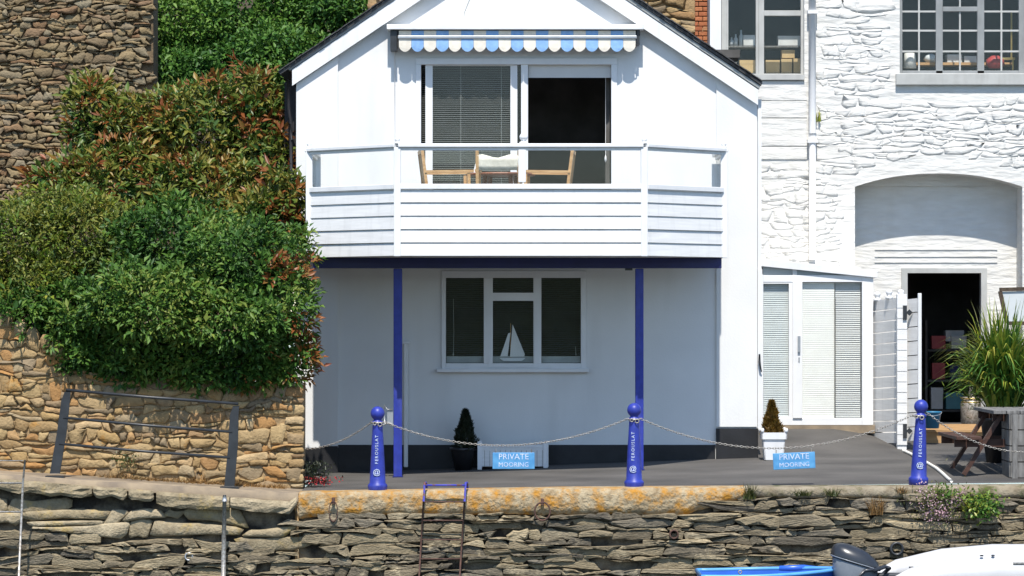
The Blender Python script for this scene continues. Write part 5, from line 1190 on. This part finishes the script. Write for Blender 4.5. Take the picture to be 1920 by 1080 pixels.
mb.f.append(tuple(reversed(range(n_)))); mb.f.append(tuple(5*n_+j for j in range(n_))); mb.build("hull", "boat_blue", bd, smooth=False)
mb = MB(); rg = hullring(zr, .985); mb.tube(rg + [rg[0]], .022, 8); mb.build("gunwale", "boat_rim", bd, smooth=True)
for x_ in (2.35, 2.95):
    mb = MB(); mb.box(x_, x_+.2, -5.63, -4.77, zr-.12, zr-.09); mb.build("thwart", "boat_blue", bd)
c = at(1387,1066,-5.6); mb = MB(); mb.tube([(c[0],-5.66,zr-.01),(c[0],-5.66,zr+.035)], .012, 8); mb.ring((c[0],-5.66,zr+.05), .018, .006, None, 10, 5); mb.build("rowlock", "metal_pale", bd, smooth=True)
mb = MB(); mb.tube([(2.95,-4.75,zr+.02),(3.2,-4.85,zr+.03),(3.45,-4.95,zr+.01),(3.7,-5.1,zr-.05)], [.03,.04,.035,.02], 8); mb.build("rolled_cover", "boat_blue", bd, smooth=True)

# ------------------------------------------------------------------ shrubs and trees
def lob(x, y, rx, ry, Y, d): return (at(x, y, Y), (ln(rx, Y), d, ln(ry, Y)))
hd = thing("green_hedge", "big glossy green hedge spilling over the golden rubble wall", "hedge", at(360, 715, -2.6))
HL = [lob(330,468,125,85,-2.4,.55), lob(440,505,108,85,-2.8,.55), lob(520,580,66,80,-2.95,.45), lob(285,575,125,68,-3.25,.50), lob(150,600,82,66,-2.85,.42), lob(430,605,110,55,-3.25,.42), lob(250,668,105,48,-3.0,.28), lob(530,672,62,48,-2.95,.28), lob(400,682,150,44,-3.02,.26), lob(560,480,28,50,-2.0,.3), lob(48,590,60,50,-2.8,.4), lob(150,662,46,38,-2.98,.25), lob(480,700,80,28,-3.0,.22)]
crown("foliage", "leaf_hedge", hd, HL, 4600, 9, .080, .44, 3, spread=.085, tipm="leaf_red", tipfrac=.5, tipwhere=lambda p: 1.0 if (p[0] > -2.55 and p[2] < 1.95) or (-2.8 < p[0] < -2.35 and 2.3 < p[2] < 2.65) else (0.10 if p[0] > -3.2 and p[2] < 1.6 else 0.0))
limbs(hd, at(350,720,-2.4), [l[0] for l in HL], .05)
os_ = thing("olive_shrub", "olive and bronze tinged shrub over the stepped end of the golden wall", "shrub", at(110, 600, -2.2))
OL = [lob(50,470,95,85,-2.2,.6), lob(165,450,110,80,-2.0,.6), lob(110,400,90,42,-1.8,.5), lob(230,520,80,80,-2.5,.4), lob(70,540,90,60,-2.6,.4), lob(-30,500,60,100,-2.4,.5)]
crown("foliage", "leaf_hedge_olive", os_, OL, 2500, 9, .068, .42, 8, spread=.085, tipm="leaf_yellowgreen", tipfrac=.20)
limbs(os_, at(110,640,-2.0), [l[0] for l in OL], .045)
ph = thing("photinia_bush", "tall bush with green and coppery red young leaves beside the cottage", "bush", at(370, 480, 0.6))
PL = [lob(172,215,42,72,1.2,.4), lob(265,270,100,80,1.0,.5), lob(390,260,115,95,.8,.55), lob(478,225,48,82,.7,.4), lob(500,320,58,85,.5,.45), lob(380,370,140,70,.2,.6), lob(225,345,120,62,.5,.5), lob(115,350,52,34,.6,.4), lob(535,390,34,62,-.5,.25), lob(480,420,90,50,-.4,.4)]
crown("foliage", "leaf_photinia", ph, PL, 2500, 8, .128, .36, 5, spread=.11, tipm="leaf_red", tipfrac=.15, tipwhere=lambda p: 1.6 if p[0] > -3.1 and p[2] < 4.2 else 1.0)
limbs(ph, at(370,470,.8), [l[0] for l in PL], .06)
dt = thing("green_tree", "dense mid green leafy tree behind the tall wall and cottage roof", "tree", at(470, 300, 5.4))
TL = [lob(350,60,95,80,5.0,.7), lob(470,40,120,85,5.5,.8), lob(585,60,105,70,5.6,.7), lob(645,10,85,55,5.2,.6), lob(690,40,60,50,5.4,.5), lob(420,140,130,60,4.7,.6), lob(330,150,70,70,4.5,.6), lob(510,110,70,60,4.6,.6), lob(575,140,80,70,4.9,.6), lob(250,60,60,90,5.2,.6)]
crown("foliage", "leaf_tree", dt, TL, 4600, 9, .085, .50, 6, spread=.12)
limbs(dt, at(470,330,5.6), [l[0] for l in TL], .14, bend=.3)
fg = thing("fern_clump", "small bright green bush between the red tipped bush and the tree", "bush", at(350, 210, 2.0))
crown("foliage", "leaf_tree", fg, [lob(355,185,38,26,1.6,.25), lob(400,190,30,20,1.6,.2)], 300, 9, .06, .4, 16, spread=.07); limbs(fg, at(360,230,1.7), [at(355,190,1.6)], .02)

# ------------------------------------------------------------------ weeds on the quay edge
def tuft(x, y, Y, n_, h, r_, mtl, label, seed, nm="grass_tuft", cat="grass", w=.010):
    t = thing(nm, label, cat, at(x, y, Y), "weeds on the quay edge"); blades("blades", mtl, t, at(x, y, Y), n_, h, r_, w, seed, droop=.4, spreadb=r_*.45); return t
tuft(1405, 936, QE-.02, 170, .21, .16, "leaf_weed", "bushy grass tuft at the end of the yellow coping", 1)
tuft(1505, 930, QE-.03, 110, .10, .18, "leaf_weed", "low grass on the coping under the second mooring sign", 2)
tuft(1560, 930, QE-.03, 90, .12, .14, "leaf_weed", "short green grass on the coping left of the dry clump", 3)
tuft(1642, 965, QE-.06, 150, .26, .16, "straw", "dry orange grass clump hanging on the wall near the flowers", 4)
tuft(1690, 925, QE-.03, 60, .12, .12, "straw", "thin straw grass on the coping beside the bollard by the gate", 5)
for i, (x, y, l_) in enumerate(((240,893,"dry orange grass at the foot of the golden wall near the first railing post"), (330,900,"dry orange grass at the foot of the golden wall between the railing posts"), (405,908,"dry orange grass at the foot of the golden wall before the second railing post"), (490,916,"dry orange grass at the foot of the golden wall past the railing"))):
    t = thing("dry_grass", l_, "grass", at(x, y, RW-.05), "dry grass along the golden wall")
    g_ = random.Random(i); mb = MB(); X0 = at(x,y,RW)[0]
    for k in range(210):
        X = X0 + g_.uniform(-.30,.30); Y = RW - .06 - abs(g_.gauss(0,.10)); h = g_.uniform(.015,.10)*(0.5+abs(noise.noise((X*5,1,i)))*1.6); dx, dy = g_.uniform(-.07,.07), g_.uniform(-.06,.02); z = rz(X)
        mb.add([(X-.006,Y,z),(X+.006,Y,z),(X+dx,Y+dy,z+h)], [(0,1,2)])
    mb.build("blades", "straw", t, kind="stuff")
g_ = np.random.default_rng(31)
vl = thing("valerian", "pale pink flowering plant spilling over the quay edge below the bollard", "plant", at(1760, 960, QE-.08))
def puff(par, nm, mtl, cx, cy, sx, sy, n_, L0, L1, wd, Y=QE-.14, up=.5):
    c = np.array(at(cx, cy, Y)); B = c + np.stack([g_.normal(0,ln(sx,Y),n_), g_.normal(0,.07,n_), g_.normal(0,ln(sy,Y),n_)],1)
    leaves(nm, mtl, par, B, g_.normal(size=(n_,3))+np.array([0,-.4,up]), g_.normal(size=(n_,3))*.5+np.array([0,-.8,.5]), g_.uniform(L0,L1,n_), g_.uniform(L0,L1,n_)*wd, kind="stuff")
for (cx, cy, sx, sy, n_) in ((1750,955,14,11,190),(1768,962,10,8,120),(1738,930,9,9,70),(1790,935,12,8,60),(1728,918,6,8,40),(1800,925,6,6,30)): puff(vl, "flower_head", "petal_pink", cx, cy, sx, sy, n_, .012, .026, .9)
puff(vl, "foliage", "leaf_weed", 1760, 945, 24, 16, 500, .03, .06, .35, Y=QE-.10); puff(vl, "foliage", "leaf_hedge", 1770, 925, 16, 8, 160, .03, .06, .4)
gp = thing("green_weed", "fresh green leafy weed on the quay wall beside the pink flowers", "plant", at(1838, 965, QE-.08))
puff(gp, "foliage", "leaf_yellowgreen", 1832, 945, 20, 11, 420, .03, .065, .55); puff(gp, "foliage", "leaf_tree", 1845, 955, 16, 9, 300, .03, .065, .55)
fw = thing("wall_fern", "small green fern at the foot of the golden wall behind the railing", "plant", at(238, 880, RW-.03))
puff(fw, "foliage", "leaf_weed", 235, 862, 12, 9, 150, .03, .06, .3, Y=RW-.06)
